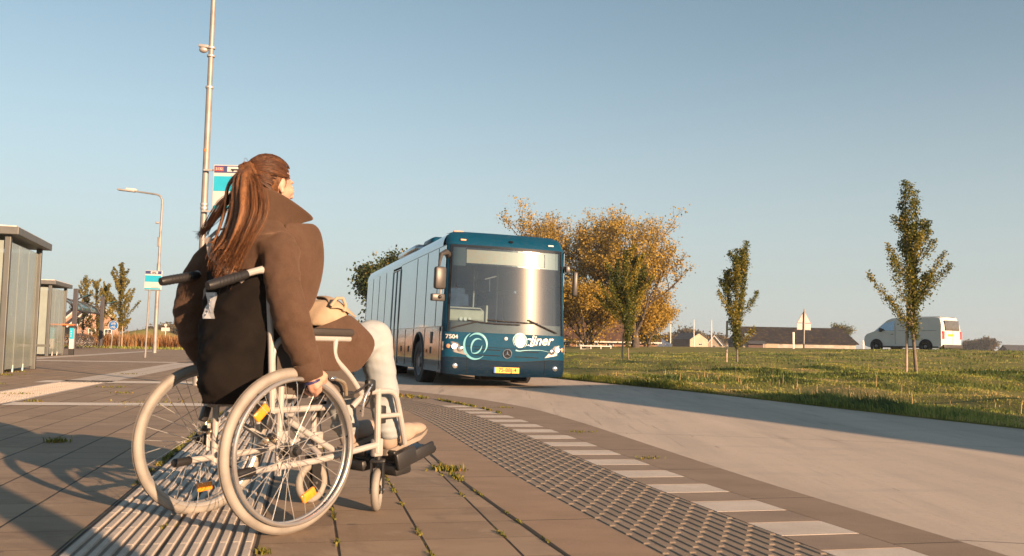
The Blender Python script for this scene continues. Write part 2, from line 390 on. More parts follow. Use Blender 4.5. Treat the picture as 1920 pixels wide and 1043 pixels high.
# ---- ribbed guide path (white ribs) under the wheelchair
s0=gs(-1.43,2.96)[0]; s1=s0+.60
mb=MB(); t0,t1=-3.0,15.0
a=gxy(s0,t0);b=gxy(s1,t0);c=gxy(s1,t1);d=gxy(s0,t1)
mb.add([p+Vector((0,0,.003)) for p in (a,b,c,d)],[(0,1,2,3)]); mb.build('guide_path_base',plain_conc('tactile_groove',(.20,.165,.135)),smooth=0,kind='structure'); mb=MB()
for half in range(2):
    for q in range(7):
        sc=s0+.3*half+.022+.0427*q
        t=t0
        while t<t1:
            te=min(t+.294,t1)
            prof=[(-.0135,.003),(-.010,.0095),(.010,.0095),(.0135,.003)]
            A=[gxy(sc+p[0],t)+Vector((0,0,p[1])) for p in prof]; B=[gxy(sc+p[0],te)+Vector((0,0,p[1])) for p in prof]
            mb.add(A+B,[(0,1,5,4),(1,2,6,5),(2,3,7,6),(3,2,1,0),(4,5,6,7)]); t+=.3
mb.build('ribbed_guide_path',M_TC,smooth=0,kind='structure')
# joints of the guide path: dark grooves beside and between the tiles
M_GV=mat('joint_soil',(.02,.017,.013),.95)
mb=MB()
for sc,w in ((s0-.006,.012),(s0+.2995,.006),(s1+.006,.012)):
    mb.add([gxy(sc-w/2,t0)+Vector((0,0,.0042 if w<.01 else .0022)),gxy(sc+w/2,t0)+Vector((0,0,.0042 if w<.01 else .0022)),gxy(sc+w/2,t1)+Vector((0,0,.0042 if w<.01 else .0022)),gxy(sc-w/2,t1)+Vector((0,0,.0042 if w<.01 else .0022))],[(0,1,2,3)])
# wide open joints at the foot of the smooth slabs
for off,w in ((1.525,.018),):
    rows=[]
    for i in range(70):
        y=-4+i*.22; p=offs(y,off+.0015*math.sin(i*1.7)); q=offs(y,off+w+.002*math.sin(i*2.9)); rows.append([(q.x,q.y,.0022),(p.x,p.y,.0022)])
    mb.grid(rows)
mb.build('paving_joints',M_GV,smooth=0,fixn=False,kind='structure')
# ---- pale bands: one long (parallel to the kerb), others crossing
def band(mb,p,q,w,z=.004,n=1,gap=.0):
    p=Vector((*p,0));q=Vector((*q,0)); t=(q-p).normalized(); nn=Vector((-t.y,t.x,0))*w/2
    mb.add([p-nn+Vector((0,0,z)),q-nn+Vector((0,0,z)),q+nn+Vector((0,0,z)),p+nn+Vector((0,0,z))],[(0,1,2,3)])
M_LN=plain_conc('pale_line',(.58,.52,.45),jt=.3)
mb=MB()
for (x,y) in ((-4.0,9.62),(-6.0,14.4),(-12.2,26.3)):
    s,t=gs(x,y); L=3.3 if y<12 else (2.1 if y<20 else 5)
    a=gxy(s-(1.2 if y<12 else 1.3 if y<20 else 2.5),t); b=gxy(s+(1.15 if y<12 else 1.6 if y<20 else 6),t); band(mb,(a.x,a.y),(b.x,b.y),.42 if y<12 else .75 if y<20 else .8)
mb.build('white_cross_lines',M_LN,smooth=0,kind='structure')
mb=MB(); sA,_=gs(-6.55,13.93)
for (ta,tb) in ((4.0,15.1),(15.35,28.6)): 
    for q in range(2):
        a=gxy(sA-.19+.38*q,ta); b=gxy(sA-.19+.38*q,tb); band(mb,(a.x,a.y),(b.x,b.y),.365)
sB,tB=gs(-14.9,28.7); a=gxy(sB,tB-4); b=gxy(sB,tB+24); band(mb,(a.x,a.y),(b.x,b.y),.6)
# its studs
for q in range(12):
    t=8.0
    while t<15:
        c=gxy(sA-.28+.052*q,t); mb.box((c.x,c.y,.0055),(.022,.05,.006),rz=R(12.6)); t+=.1
mb.build('pale_guide_path',M_TC,smooth=0,kind='structure')
# ================================================================== grass, weeds, reeds
rng=np.random.default_rng(5)
def leafmat(name,stops,trans=.35,rough=.6,spec=.3):
    m,nt,out=newmat(name); N=NT(nt); at=N.n('ShaderNodeAttribute',attribute_name='rnd')
    c=N.ramp(at.outputs['Fac'],stops); d=N.n('ShaderNodeBsdfPrincipled'); nt.links.new(c,d.inputs['Base Color']); d.inputs['Roughness'].default_value=rough; d.inputs['Specular IOR Level'].default_value=spec
    t=N.n('ShaderNodeBsdfTranslucent'); nt.links.new(c,t.inputs[0]); mx=N.n('ShaderNodeMixShader'); mx.inputs[0].default_value=trans
    nt.links.new(d.outputs[0],mx.inputs[1]); nt.links.new(t.outputs[0],mx.inputs[2]); nt.links.new(mx.outputs[0],out.inputs[0]); return m
M_BL=leafmat('grass_blades',[(0,(.06,.10,.03)),(.28,(.20,.25,.05)),(.6,(.44,.41,.10)),(.85,(.56,.42,.16)),(1,(.56,.38,.20))])
def blades(P,h,w,rnd,lean=.5,seed=1,bent=True):
    """P (n,3) roots; returns verts, faces: each blade a bent two-piece sliver"""
    rg=np.random.default_rng(seed); n=len(P); a=rg.uniform(0,2*np.pi,n); d=np.stack([np.cos(a),np.sin(a),np.zeros(n)],1)
    side=np.stack([-np.sin(a+rg.normal(0,.6,n)),np.cos(a),np.zeros(n)],1)*w[:,None]/2
    l=rg.uniform(.1,1,n)*lean
    up=np.array([0,0,1.0]); mid=P+up*(h*.6)[:,None]+d*(h*l*.25)[:,None]; tip=P+up*(h*(1-.25*l))[:,None]+d*(h*l)[:,None]
    V=np.stack([P-side,P+side,mid+side*.7,mid-side*.7,tip],1).reshape(-1,3)
    b=np.arange(n)*5; F=np.concatenate([np.stack([b,b+1,b+2],1),np.stack([b,b+2,b+3],1),np.stack([b+3,b+2,b+4],1)])
    return V,F,np.repeat(rnd,5)
def grass_field(n,y0,y1,r0,r1,hs,seed,ypow=1.0,rpow=1.0):
    rg=np.random.default_rng(seed); P=[];rn=[]
    ysr=y0+(y1-y0)*rg.random(n)**ypow; rs=r0+(r1-r0)*rg.random(n)**rpow
    for y,r in zip(ysr,rs):
        x=ex(y)+r; 
        # stay in the part of the bank the street side can see
        if x> y*.80+2.5 or x<-1.5-(y*.0): continue
        P.append((x,y,bank(x,y)-.01)); 
        c=mnoise.noise(Vector((x*.55,y*.4,5)))*.8+mnoise.noise(Vector((r*1.6,y*.22,2)))*.8+mnoise.noise(Vector((x*1.2,y*.5,8)))*.6+mnoise.noise(Vector((x*2.5,y*2.5,4)))*.3
        rn.append(c)
    P=np.array(P); rn=np.array(rn); n=len(P)
    rnd=np.clip(.38+.75*rn+rg.normal(0,.13,n),0,1)
    h=rg.gamma(4,.25,n)*hs*(.45+1.5*np.clip(.45-rn,0,1)); w=.006+.0011*P[:,1]*.55
    return P,h,w,rnd
parts=[]
for args in ((110000,9,24,.0,8,.024,11,1.2,1.0),(110000,14,48,2,32,.028,12,1.1,1.1),(18000,8,30,.0,.5,.055,13,1.1,1.0)):
    P,h,w,rn=grass_field(*args); parts.append(blades(P,h,w,rn,1.1,args[6]))
# taller dead stalks near the road
P,h,w,rn=grass_field(300,9,24,.5,3.0,.045,17); h=h*2.6; w=w*.8; rn=rn*0+.95; parts.append(blades(P,h,w,rn,.4,18))
V=np.concatenate([p[0] for p in parts]); o=0; Fs=[]
for p in parts: Fs.append(p[1]+o); o+=len(p[0])
fast_mesh('grass',V,np.concatenate(Fs),M_BL,np.concatenate([p[2] for p in parts]),kind='stuff',label='rough autumn grass growing on the bank beside the road',cat='grass')
# reeds and dry field on the left
M_RE=leafmat('dry_reed',[(0,(.13,.055,.022)),(.4,(.24,.115,.04)),(.75,(.36,.20,.075)),(1,(.46,.30,.13))])
rg=np.random.default_rng(8); n=26000
yr=61.5+26*rg.random(n)**1.4; xr=-48+44*rg.random(n); 
keep=xr<np.array([kx(min(y,119)) for y in yr])-2.0; P=np.stack([xr[keep],yr[keep],np.full(keep.sum(),-.03)],1); n=len(P)
zn=np.array([mnoise.noise(Vector((p[0]*.3,p[1]*.3,0))) for p in P])
h=(1.0+.3*zn)*rg.uniform(.45,1.2,n); V,F,rn=blades(P,h,np.full(n,.07),np.clip(.5+.5*zn+rg.normal(0,.22,n),0,1),.5,3)
fast_mesh('reeds',V,F,M_RE,rn,kind='stuff',label='rust coloured dry reeds at the far end of the platform',cat='reeds')
n=9000; yr=58.6+3.6*rg.random(n); xr=-48+44*rg.random(n); P=np.stack([xr,yr,np.full(n,-.03)],1)
V,F,rn=blades(P,rg.uniform(.08,.26,n),np.full(n,.05),np.clip(rg.normal(.35,.2,n),0,1),.8,4)
fast_mesh('verge_grass',V,F,M_BL,rn,kind='stuff',label='green strip of grass between the platform end and the reeds',cat='grass')
# weeds and moss in the paving joints
M_WD=leafmat('weeds',[(0,(.08,.10,.02)),(.5,(.19,.185,.035)),(.8,(.33,.26,.05)),(1,(.25,.12,.04))])
P=[];H=[]
rg=random.Random(4)
def weed(x,y,n,spread,h,el=None):
    for _ in range(n):
        if el: q=gxy(*[a+b for a,b in zip(gs(x,y),(rg.gauss(0,spread*.18),rg.gauss(0,spread)))]); P.append((q.x,q.y,0)); 
        else: P.append((x+rg.gauss(0,spread),y+rg.gauss(0,spread),0))
        H.append(h*.75*rg.uniform(.3,1.3))
for i in range(70):   # along the left edge of the ribbed path
    t=rg.uniform(4.6,9.3); q=gxy(s0-.03,t); d=1 if 5.4<t<7.6 else .35
    weed(q.x,q.y,int(34*d),.045,.022,True)
q=offs(5.45,1.54); weed(q.x,q.y,150,.045,.045)
q=offs(5.15,1.54); weed(q.x,q.y,70,.07,.03,True)
for y in np.arange(2.6,6.6,.06):
    q=offs(float(y),1.535)
    if rg.random()<.22: weed(q.x,q.y,rg.randint(3,16),.02,.02,True)
    if rg.random()<.0: q=offs(float(y),1.69); weed(q.x,q.y,rg.randint(4,16),.02,.016,True)
for s_,lo,hi,pr in ((.127,2.8,6,.45),(.427,2.7,5,.55),(.727,3,6,.25),(-.17,3,6,.25)):
    t=lo
    while t<hi:
        if rg.random()<pr*.32: q=gxy(s_,t+.2); weed(q.x,q.y,rg.randint(6,24),.025,.018,True)
        t+=.07
for y in np.arange(9.6,13.2,.1):
    if rg.random()<.6: q=offs(float(y),.3); weed(q.x,q.y,rg.randint(10,50),.05,.035,True)
for y in np.arange(12,15.5,.12):
    if rg.random()<.75: q=offs(float(y),.28+rg.uniform(0,.5)); weed(q.x,q.y,rg.randint(15,60),.09,.05,True)
for y in (5.9,7.6,10.4): q=offs(y,.27); weed(q.x,q.y,40,.05,.02)
for (x,y,n,s,h) in ((-5.9,10.9,70,.12,.03),(-5.1,9.8,40,.05,.04),(-3.9,9.9,80,.25,.03),(-3.0,6.1,60,.04,.05),(-3.2,5.1,40,.05,.02),(-9.0,16.0,70,.15,.05),(-9.6,17.5,50,.15,.04),(-7.4,13.0,60,.1,.03),(-4.9,11.6,40,.08,.03),(-7.3,17.6,40,.15,.03),(-2.45,9.5,30,.06,.03),(-.8,3.05,50,.012,.03),(-5.6,12.9,50,.1,.03),(-1.27,3.42,30,.02,.02)):
    weed(x,y,n,s,h)
P=np.array(P); H=np.array(H); n=len(P); g_=np.random.default_rng(2)
wd=.004+.0012*P[:,1]; V,F,rn=blades(P,H,wd,np.clip(g_.normal(.45,.25,n),0,1),1.4,6)
fast_mesh('weeds',V,F,M_WD,rn,kind='stuff',label='small yellow green weeds and moss in the joints of the paving',cat='weeds')
# ================================================================== trees
M_BK=mat('bark',(.17,.135,.10),.9,var=.3,vs=14,bump=.6,bs=30,bd=.02)
M_BKD=mat('dark_bark',(.075,.062,.05),.9,var=.3,vs=5,bump=.5,bs=12,bd=.03)
M_STK=mat('stake_wood',(.40,.31,.23),.85,var=.2,vs=9,bump=.4,bs=40)
M_LG=leafmat('leaf_green_yellow',[(0,(.035,.055,.012)),(.35,(.10,.115,.02)),(.65,(.27,.22,.03)),(1,(.50,.34,.055))],.4,.5)
M_LY=leafmat('leaf_autumn',[(0,(.10,.075,.012)),(.3,(.33,.215,.032)),(.65,(.50,.335,.058)),(1,(.64,.44,.09))],.4,.55)
M_LD=leafmat('leaf_dark',[(0,(.022,.040,.012)),(.45,(.05,.075,.018)),(.8,(.14,.12,.02)),(1,(.36,.23,.03))],.3,.55)
M_LF=leafmat('leaf_far',[(0,(.06,.055,.03)),(.5,(.12,.095,.045)),(1,(.24,.15,.06))],.3,.7)
def leaves(pts,nrm,size,rnd,seed,aspect=.6):
    rg=np.random.default_rng(seed); n=len(pts); P=np.array(pts)
    a=rg.normal(0,1,(n,3)); a/=np.linalg.norm(a,axis=1)[:,None]
    b=rg.normal(0,1,(n,3)); b-=a*(a*b).sum(1)[:,None]; b/=np.linalg.norm(b,axis=1)[:,None]
    s=size*rg.uniform(.6,1.3,n)[:,None]
    V=np.stack([P-a*s*.5,P+b*s*aspect*.5,P+a*s*.5,P-b*s*aspect*.5],1).reshape(-1,3)
    F=np.arange(n*4).reshape(n,4); return V,F,np.repeat(rnd,4)
def sapling(name,loc,h,sp,seed,label,crown0=.16,nl=5200,leaf=.075,lm=None,tr=.035,lean=(0,0),group='young street trees',stems=2,heads=None):
    root=empty(name,loc,label=label,cat='tree',group=group); rd=random.Random(seed); tb=MB(); pts=[]; rn=[]
    def limb(p,d,L,r,lev,dark):
        k=7 if lev==0 else 5; path=[p.copy()]; q=p.copy(); dd=d.copy()
        for i in range(k):
            dd=(dd+Vector((rd.gauss(0,.05),rd.gauss(0,.05),.10 if lev else .02))).normalized(); q=q+dd*L/k; path.append(q.copy())
        tb.tube(path,[r*(1-.85*i/k) for i in range(k+1)],6 if lev==0 else 4)
        return path
    ax=Vector((lean[0],lean[1],1)).normalized()
    tops=heads or [(0,0,1.0)]
    mains=[]
    for i,(hx,hy,hz) in enumerate(tops):
        p0=Vector((0,0,0)) if i==0 else Vector((0,0,h*rd.uniform(.2,.4)))
        end=Vector((hx*sp,hy*sp,hz*h)); path=[]
        for j in range(13):
            t=j/12; q=p0.lerp(end,t); q.x+=math.sin(t*5+seed)*.02*h*.3; q+=Vector((0,0,0)); 
            if i: q=p0+Vector(((end.x-p0.x)*t**.6,(end.y-p0.y)*t**.6,(end.z-p0.z)*t))
            path.append(q)
        tb.tube(path,[tr*(1 if i==0 else .5)*(1-.88*j/12) for j in range(13)],8); mains.append(path)
        for j in range(13):
            if path[j].z>h*(crown0+.02): 
                for _ in range(int(nl*.018)): 
                    pts.append(path[j]+Vector((rd.gauss(0,.05),rd.gauss(0,.05),rd.uniform(-.5,.5)*h/12))); rn.append(rd.gauss(.3,.15))
    nb=int(26*h/4)
    for i in range(nb):
        t=rd.random()**.9; path=mains[rd.randrange(len(mains)) if t>.3 else 0]; z=h*(crown0+(.93-crown0)*t)
        q=min(path,key=lambda a:abs(a.z-z)).copy(); q.z=min(q.z,path[-1].z*.97)
        az=rd.uniform(0,2*PI); L=sp*(1.25-.95*t)*rd.uniform(.55,1.15)*(.35+.65*min(1,t/.15)); 
        d=Vector((math.cos(az)*.95,math.sin(az)*.95,.62+.5*t)).normalized()
        br=limb(q,d,L*1.75,.010*h/4,1,0)
        tone=rd.gauss(.38,.16)+.25*max(0,.35-t)
        m=int(nl/nb*.85*(.4+L/sp))
        for _ in range(m):
            u=rd.random()**.75*(len(br)-1); a=int(min(u,len(br)-2)); c=br[a].lerp(br[a+1],u-a); s=.035+.05*(1-u/(len(br)-1))
            pts.append(c+Vector((rd.gauss(0,s),rd.gauss(0,s),rd.gauss(0,s)))); rn.append(tone+rd.gauss(0,.15))
    tb.build('trunk',M_BK,root,smooth=60)
    V,F,rr_=leaves(pts,None,leaf,np.clip(rn,0,1),seed); fast_mesh('crown',V,F,lm or M_LG,rr_,root)
    return root
def bigtree(name,loc,h,wd,seed,label,lm,nleaf=26000,leaf=.17,bark=None,trunk=.2,base=.12,up=.8,group=None,droop=0,cat='tree',fork=.25,tone=.5,cl=.55,skirt=0,skh=.42):
    root=empty(name,loc,label=label,cat=cat,group=group); rd=random.Random(seed); tb=MB(); tips=[]
    def grow(p,d,L,r,lev):
        k=5; path=[p.copy()]; q=p.copy(); dd=d.copy()
        for i in range(k):
            dd=(dd+Vector((rd.gauss(0,.13),rd.gauss(0,.13),.05*up-droop*lev*.05))).normalized(); q=q+dd*L/k; path.append(q.copy())
        tb.tube(path,[r*(1-.45*i/k) for i in range(k+1)],max(3,8-lev*2),caps=False)
        if lev>=2:
            for i in range(1,k+1): tips.append((path[i],L,lev))
        if lev<4 and L>h*.03:
            n=4 if lev<2 else 3
            for i in range(n):
                a=path[-1] if i<2 else path[rd.randint(2,k-1)]
                az=rd.uniform(0,2*PI); spd=rd.uniform(.35,.85)
                nd=(dd+Vector((math.cos(az),math.sin(az),rd.uniform(-.2,.4)))*spd).normalized()
                grow(a,nd,L*rd.uniform(.55,.78),r*.55,lev+1)
    H0=h*base; tb.tube([(0,0,-.2),(0.05,0,H0*.5),(0,0.04,H0)],[trunk*1.25,trunk,trunk*.85],10)
    for i in range(6):
        az=2*PI*i/6+rd.uniform(-.3,.3); s=wd/h*rd.uniform(.5,1.5) if i else .05
        grow(Vector((0,0,H0*rd.uniform(.7,1))),Vector((math.cos(az)*s,math.sin(az)*s,1)).normalized(),h*fork*rd.uniform(.8,1.15),trunk*.5,0)
    # fit the skeleton to the wished height and width
    T=np.array([t[0] for t in tips]); mx_,my_=T[:,0].mean(),T[:,1].mean(); T[:,0]-=mx_; T[:,1]-=my_; sz=(h*.97-H0)/(T[:,2].max()-H0); sx=wd/np.percentile(np.hypot(T[:,0],T[:,1]),95)
    def fit(v): k_=sm((v[2]-H0*.5)/(h*.4)); return ((v[0]-mx_*k_)*sx,(v[1]-my_*k_)*sx,v[2] if v[2]<H0*.7 else H0*.7+(v[2]-H0*.7)*sz)
    tb.v=[fit(v) for v in tb.v]; C0=[fit(t[0]) for t in tips]
    for _ in range(skirt):
        az=rd.uniform(0,2*PI); rr_=wd*rd.uniform(.1,.85)**.7; zz=rd.uniform(.3,h*skh); kf=1.32 if 'dark' in name else .6+.4*zz/(h*skh); C0.append((math.cos(az)*rr_*kf,math.sin(az)*rr_*kf,zz))
    per=max(1,nleaf//len(C0)); pts=[];rn=[]
    for c in C0:
        tn=rd.gauss(tone,.17); s=cl*rd.uniform(.5,1.25)
        for _ in range(int(per*rd.uniform(.3,1.7))):
            pts.append((c[0]+rd.gauss(0,s*.6),c[1]+rd.gauss(0,s*.6),max(.3,c[2]+rd.gauss(0,s*.5)))); rn.append(tn+rd.gauss(0,.12))
    tb.build('trunk',bark or M_BKD,root,smooth=60)
    V,F,rr_=leaves(pts,None,leaf,np.clip(rn,0,1),seed,.7); fast_mesh('crown',V,F,lm,rr_,root); return root
def at(px,py,Y):
    """world point seen at a place of the photograph at depth Y; used to lay the place out"""
    a=(px-960)/1700; b=-(py-521.5)/1700; cr,sr=math.cos(ROLL),math.sin(ROLL); x=a*cr-b*sr; y=a*sr+b*cr
    cp,sp=math.cos(PITCH),math.sin(PITCH); d=(x,cp-y*sp,sp+y*cp); t=Y/d[1]; return Vector((d[0]*t,Y,.7+d[2]*t))
def gz(x,y): return bank(x,y) if x>ex(min(y,119)) else -.03
def stake(px,Y,h,lab,lean=0,grp='tree stakes on the bank'):
    p=at(px,650,Y); z=gz(p.x,Y); mb=MB(); mb.tube([(0,0,-.25),(lean*.5,0,h*.5),(lean,0,h)],[.032,.031,.029],9)
    mb.tube([(lean*.86-.034,0,h*.86),(lean*.86,-.034,h*.86),(lean*.86+.034,0,h*.86),(lean*.86,.034,h*.86)],.006,5,closed=True)
    o=mb.build('tree_stake',M_STK,None,label=lab,cat='stake',group=grp); o.location=(p.x,Y,z); return o
# the three young trees on the bank
SG='young trees on the grass bank'
def onbank(px,Y): p=at(px,650,Y); return (p.x,Y,gz(p.x,Y)-.03)
sapling('young_tree',onbank(1716,20),4.15,.78,21,'tallest young tree on the bank, standing in front of the white van',.15,11000,.052,tr=.042,group=SG,heads=[(-.26,0,1.0),(.10,.1,.95),(-.05,.2,.75)])
stake(1698,20.1,1.75,'leaning wooden stake beside the tallest young tree, near the van',.07)
sapling('young_tree',onbank(1381,27),3.55,.62,7,'narrow young tree on the bank in front of the end of the black roofed barn',.08,9500,.056,tr=.036,group=SG,heads=[(.0,0,.93),(.5,.1,1.0),(-.5,.1,.75)])
stake(1362,27.2,1.28,'upright bare wooden stake beside the narrow young tree by the barn',.02)
sapling('young_tree',onbank(1177,32),3.75,1.1,33,'young tree nearest the bus, in front of the yellow poplars',.14,13000,.07,tr=.036,group=SG,heads=[(-.1,0,1.0),(.3,.1,.93),(-.4,.1,.8)])
stake(1166,32.2,.95,'short stake at the foot of the young tree nearest the bus',.05)
# the autumn trees behind the bus
AG='tall autumn trees by the farmhouse'
def gnd(px,Y): p=at(px,650,Y); return (p.x,Y,gz(p.x,Y)-.1)
bigtree('poplar',gnd(1012,78),13.0,3.1,4,'yellow autumn tree whose crown shows just above the roof of the bus',M_LY,21000,.17,cl=.42,group=AG,skirt=110,base=.10,fork=.22)
bigtree('poplar',gnd(1108,76),12.3,3.5,9,'broad golden autumn tree in front of the farmhouse, just right of the bus',M_LY,25000,.17,cl=.42,skh=.5,group=AG,skirt=110,base=.10,fork=.22)
bigtree('poplar',gnd(1190,72),11.4,4.3,15,'rightmost tall autumn tree with a fan shaped crown leaning away from the bus',M_LY,25000,.17,cl=.42,skh=.55,group=AG,skirt=90,base=.10,fork=.22)
bigtree('autumn_tree',gnd(1098,70),5.6,3.7,31,'low bushy orange tree hanging over the farmhouse wall beside the bus',M_LY,34000,.16,group=AG,skirt=300,skh=.8,trunk=.1,base=.08,tone=.38)
bigtree('autumn_tree',gnd(1215,74),5.2,2.6,35,'low yellow bush tree at the right corner of the farmhouse',M_LY,24000,.16,group=AG,skirt=220,skh=.8,trunk=.1,base=.08,tone=.42)
bigtree('dark_tree',gnd(737,66),7.3,1.9,12,'dark green tree with yellowing top behind the rear of the bus',M_LD,60000,.24,base=.1,tone=.36,cl=.7,skirt=420,skh=.8)
bigtree('bush',gnd(1208,78),1.7,1.1,50,'dark green bush by the farmhouse corner',M_LD,2500,.15,trunk=.06,base=.15,cat='bush')
bigtree('round_tree',gnd(1576,230),7.7,2.9,41,'round green tree just behind the right end of the black barn roof',M_LD,7000,.4,trunk=.3,base=.25,tone=.6,cl=.9)
# trees on the horizon
FG='hazy trees on the horizon'
for i,(px,Y,h,w,lab) in enumerate(((1828,360,6.6,4.2,'rounded hazy tree on the horizon, left one of the pair right of the van'),(1852,350,7.3,4.4,'tallest hazy reddish tree on the horizon right of the van'),(1804,380,3.8,4,'low hazy bush on the horizon just right of the van'),(1893,400,3.9,4,'low hazy tree near the right edge of the horizon'),
  (1289,300,7.6,4.6,'bare looking hazy tree behind the small brick barn'),(1258,290,5.0,4.4,'hazy reddish tree between the two leftmost flagpoles'),(1236,300,4.6,4.2,'hazy greenish tree left of the leftmost flagpole'),(1346,310,6.0,4,'hazy tree behind the white gabled house'),
  )):
    bigtree('distant_tree',gnd(px,Y),h,w,60+i,lab,M_LF,3600,.75,trunk=.25,base=.12,group=FG,tone=.45,cl=1.1)
for i,(px,Y,h,w,lab) in enumerate(((316,230,4.6,5,'low distant bush above the reeds right of the street lamp'),(334,240,5.2,5,'low distant bush above the reeds close to the woman'),(296,250,3.6,5,'low distant bush above the reeds just right of the lamp foot'),(350,240,4.4,4,'low distant bush half hidden by the sleeve of the woman'),(201,170,4.4,3,'bare distant tree right of the brick houses'))):
    bigtree('distant_bush',gnd(px,Y),h,w,80+i,lab,M_LF,2600,.6,trunk=.2,base=.1,group='distant bushes beyond the reeds',tone=.4,cl=.9)
# young trees at the left
LG='young trees beyond the bicycle shelter'
M_LL=leafmat('leaf_pale_yellow',[(0,(.07,.07,.015)),(.4,(.17,.145,.028)),(.8,(.33,.25,.05)),(1,(.45,.33,.09))],.4,.55)
def ong(px,Y): p=at(px,650,Y); return (p.x,Y,-.04)
sapling('young_tree',ong(222,61.5),5.6,1.15,51,'tallest yellow green young tree, behind the round blue bicycle sign',.22,6000,.13,lm=M_LL,tr=.06,group=LG)
sapling('young_tree',ong(184,68),5.0,1.25,52,'thin yellow young tree seen behind the right post of the bicycle shelter',.12,4200,.13,lm=M_LL,tr=.05,group=LG,heads=[(-.3,0,.95),(.4,0,.9)])
sapling('young_tree',ong(154,72),5.4,1.0,53,'thin pale young tree seen through the middle of the bicycle shelter',.12,3600,.13,lm=M_LL,tr=.05,group=LG)
# ================================================================== buildings
def brick(name,c1,c2,mo,sc=1.0,far=False):
    m,nt,out=newmat(name); N=NT(nt); b=N.n('ShaderNodeTexBrick'); t=N.n('ShaderNodeTexCoord'); mp=N.n('ShaderNodeMapping'); mp.inputs['Rotation'].default_value=(PI/2,0,0)
    nt.links.new(t.outputs['Object'],mp.inputs[0]); nt.links.new(mp.outputs[0],b.inputs['Vector']); b.inputs['Scale'].default_value=sc; b.inputs['Brick Width'].default_value=.22; b.inputs['Row Height'].default_value=.07; b.inputs['Mortar Size'].default_value=.008
    for i,c in enumerate((c1,c2,mo)): b.inputs[i+1].default_value=(*c,1)
    c=N.mix(N.mapr(N.noise(N.obj(),.6,4),.35,.7,0,.4),b.outputs[0],tuple(x*.6 for x in c1)); N.pbsdf(out,c,.9); return m
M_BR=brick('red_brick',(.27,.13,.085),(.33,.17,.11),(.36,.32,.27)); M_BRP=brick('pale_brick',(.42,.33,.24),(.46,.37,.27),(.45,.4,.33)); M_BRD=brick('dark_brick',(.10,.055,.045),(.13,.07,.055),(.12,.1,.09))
M_WHT=mat('white_paint',(.62,.59,.55),.5,var=.05); M_GLD=mat('dark_window',(.02,.025,.03),.08,var=0,spec=.8)
def roofmat(name,c,moss=None,sc=3.3):
    m,nt,out=newmat(name); N=NT(nt); w=N.n('ShaderNodeTexWave',wave_type='BANDS',bands_direction='X'); nt.links.new(N.obj(),w.inputs[0]); w.inputs['Scale'].default_value=sc; w.inputs['Distortion'].default_value=.3
    col=N.mix(N.mapr(N.noise(N.obj((1,1,2)),.5,5,.7),.4,.7,0,.7),c,tuple(x*.55 for x in c))
    if moss: col=N.mix(N.mapr(N.noise(N.obj(),1.4,6,.75),.52,.60,0,.8),col,moss)
    N.pbsdf(out,col,.85,0,N.bump(w.outputs['Fac'],.5,.05),.3); return m
M_RFB=roofmat('black_sheet_roof',(.016,.015,.018),(.09,.06,.025)); M_RFD=roofmat('brown_tile_roof',(.085,.05,.042),(.13,.075,.04)); M_RFG=roofmat('grey_roof',(.07,.075,.085)); M_RFO=roofmat('orange_tile_roof',(.30,.17,.12))
def gable(root,w,d,he,hr,wall,roof,rid='x',over=.35,th=.14,hip=0,verge=None):
    """a house body w(x) by d(y) with its roof; ridge along x or y"""
    mb=MB(); 
    if rid=='x':
        mb.prism([(-d/2,0),(d/2,0),(d/2,he),(0,hr-.03),(-d/2,he)] if not hip else [(-d/2,0),(d/2,0),(d/2,he),(-d/2,he)],-w/2,w/2,'X')
    else: mb.prism([(-w/2,0),(w/2,0),(w/2,he),(0,hr-.03),(-w/2,he)],-d/2,d/2,'Y')
    mb.build('wall',wall,root,smooth=0)
    rb=MB(); s=(hr-he)/((d if rid=='x' else w)/2); o=over
    for sg in (-1,1):
        if rid=='x':
            e=(d/2+o)*sg; ze=he-o*s; h2=hip
            A=[Vector((-w/2-o,e,ze)),Vector((w/2+o,e,ze)),Vector((w/2+o-h2,0,hr)),Vector((-w/2-o+h2,0,hr))]
        else:
            e=(w/2+o)*sg; ze=he-o*s; A=[Vector((e,-d/2-o,ze)),Vector((e,d/2+o,ze)),Vector((0,d/2+o,hr)),Vector((0,-d/2-o,hr))]
        B=[p+Vector((0,0,th)) for p in A]; rb.add(A+B,[(0,1,2,3),(4,5,6,7),(0,1,5,4),(1,2,6,5),(2,3,7,6),(3,0,4,7)])
    if hip:
        for sg in (-1,1):
            A=[Vector((sg*(w/2+o),-d/2-o,he-o*s)),Vector((sg*(w/2+o),d/2+o,he-o*s)),Vector((sg*(w/2+o-hip),0,hr))]; B=[p+Vector((0,0,th*.98)) for p in A]; rb.add(A+B,[(0,1,2),(3,4,5),(0,1,4,3),(1,2,5,4),(2,0,3,5)])
    r=rb.build('roof',roof,root,smooth=0)
    if verge:
        vb=MB()
        for yy in (-d/2-o-.03,) if rid=='y' else ():
            for sg in (-1,1): vb.tube([((w/2+o)*sg,yy,he-o*s+th/2),(0,yy,hr+th/2)],.13,4)
        if rid=='x': vb.box((0,-d/2-o-.06,he-o*s+.05),(w+2*o,.12,.13))
        vb.build('verge_board' if rid=='y' else 'gutter',verge,root,smooth=0)
    return r
def window(root,x,z,w,h,y,nx=2,nz=2,fr=None):
    f=MB(); t=.07
    f.box((x,y-.03,z+h/2),(w,.06,t)); f.box((x,y-.03,z-h/2),(w,.06,t))
    for i in range(nx+1): f.box((x-w/2+w*i/nx,y-.033,z),(t*(1 if i in(0,nx) else .6),.064,h))
    for i in range(1,nz): f.box((x,y-.028,z-h/2+h*i/nz),(w,.05,t*.6))
    fo=f.build('window',fr or M_WHT,root,smooth=0); MB().box((x,y-.008,z),(w*.98,.012,h*.98)).build('pane',M_GLD,fo,smooth=0)
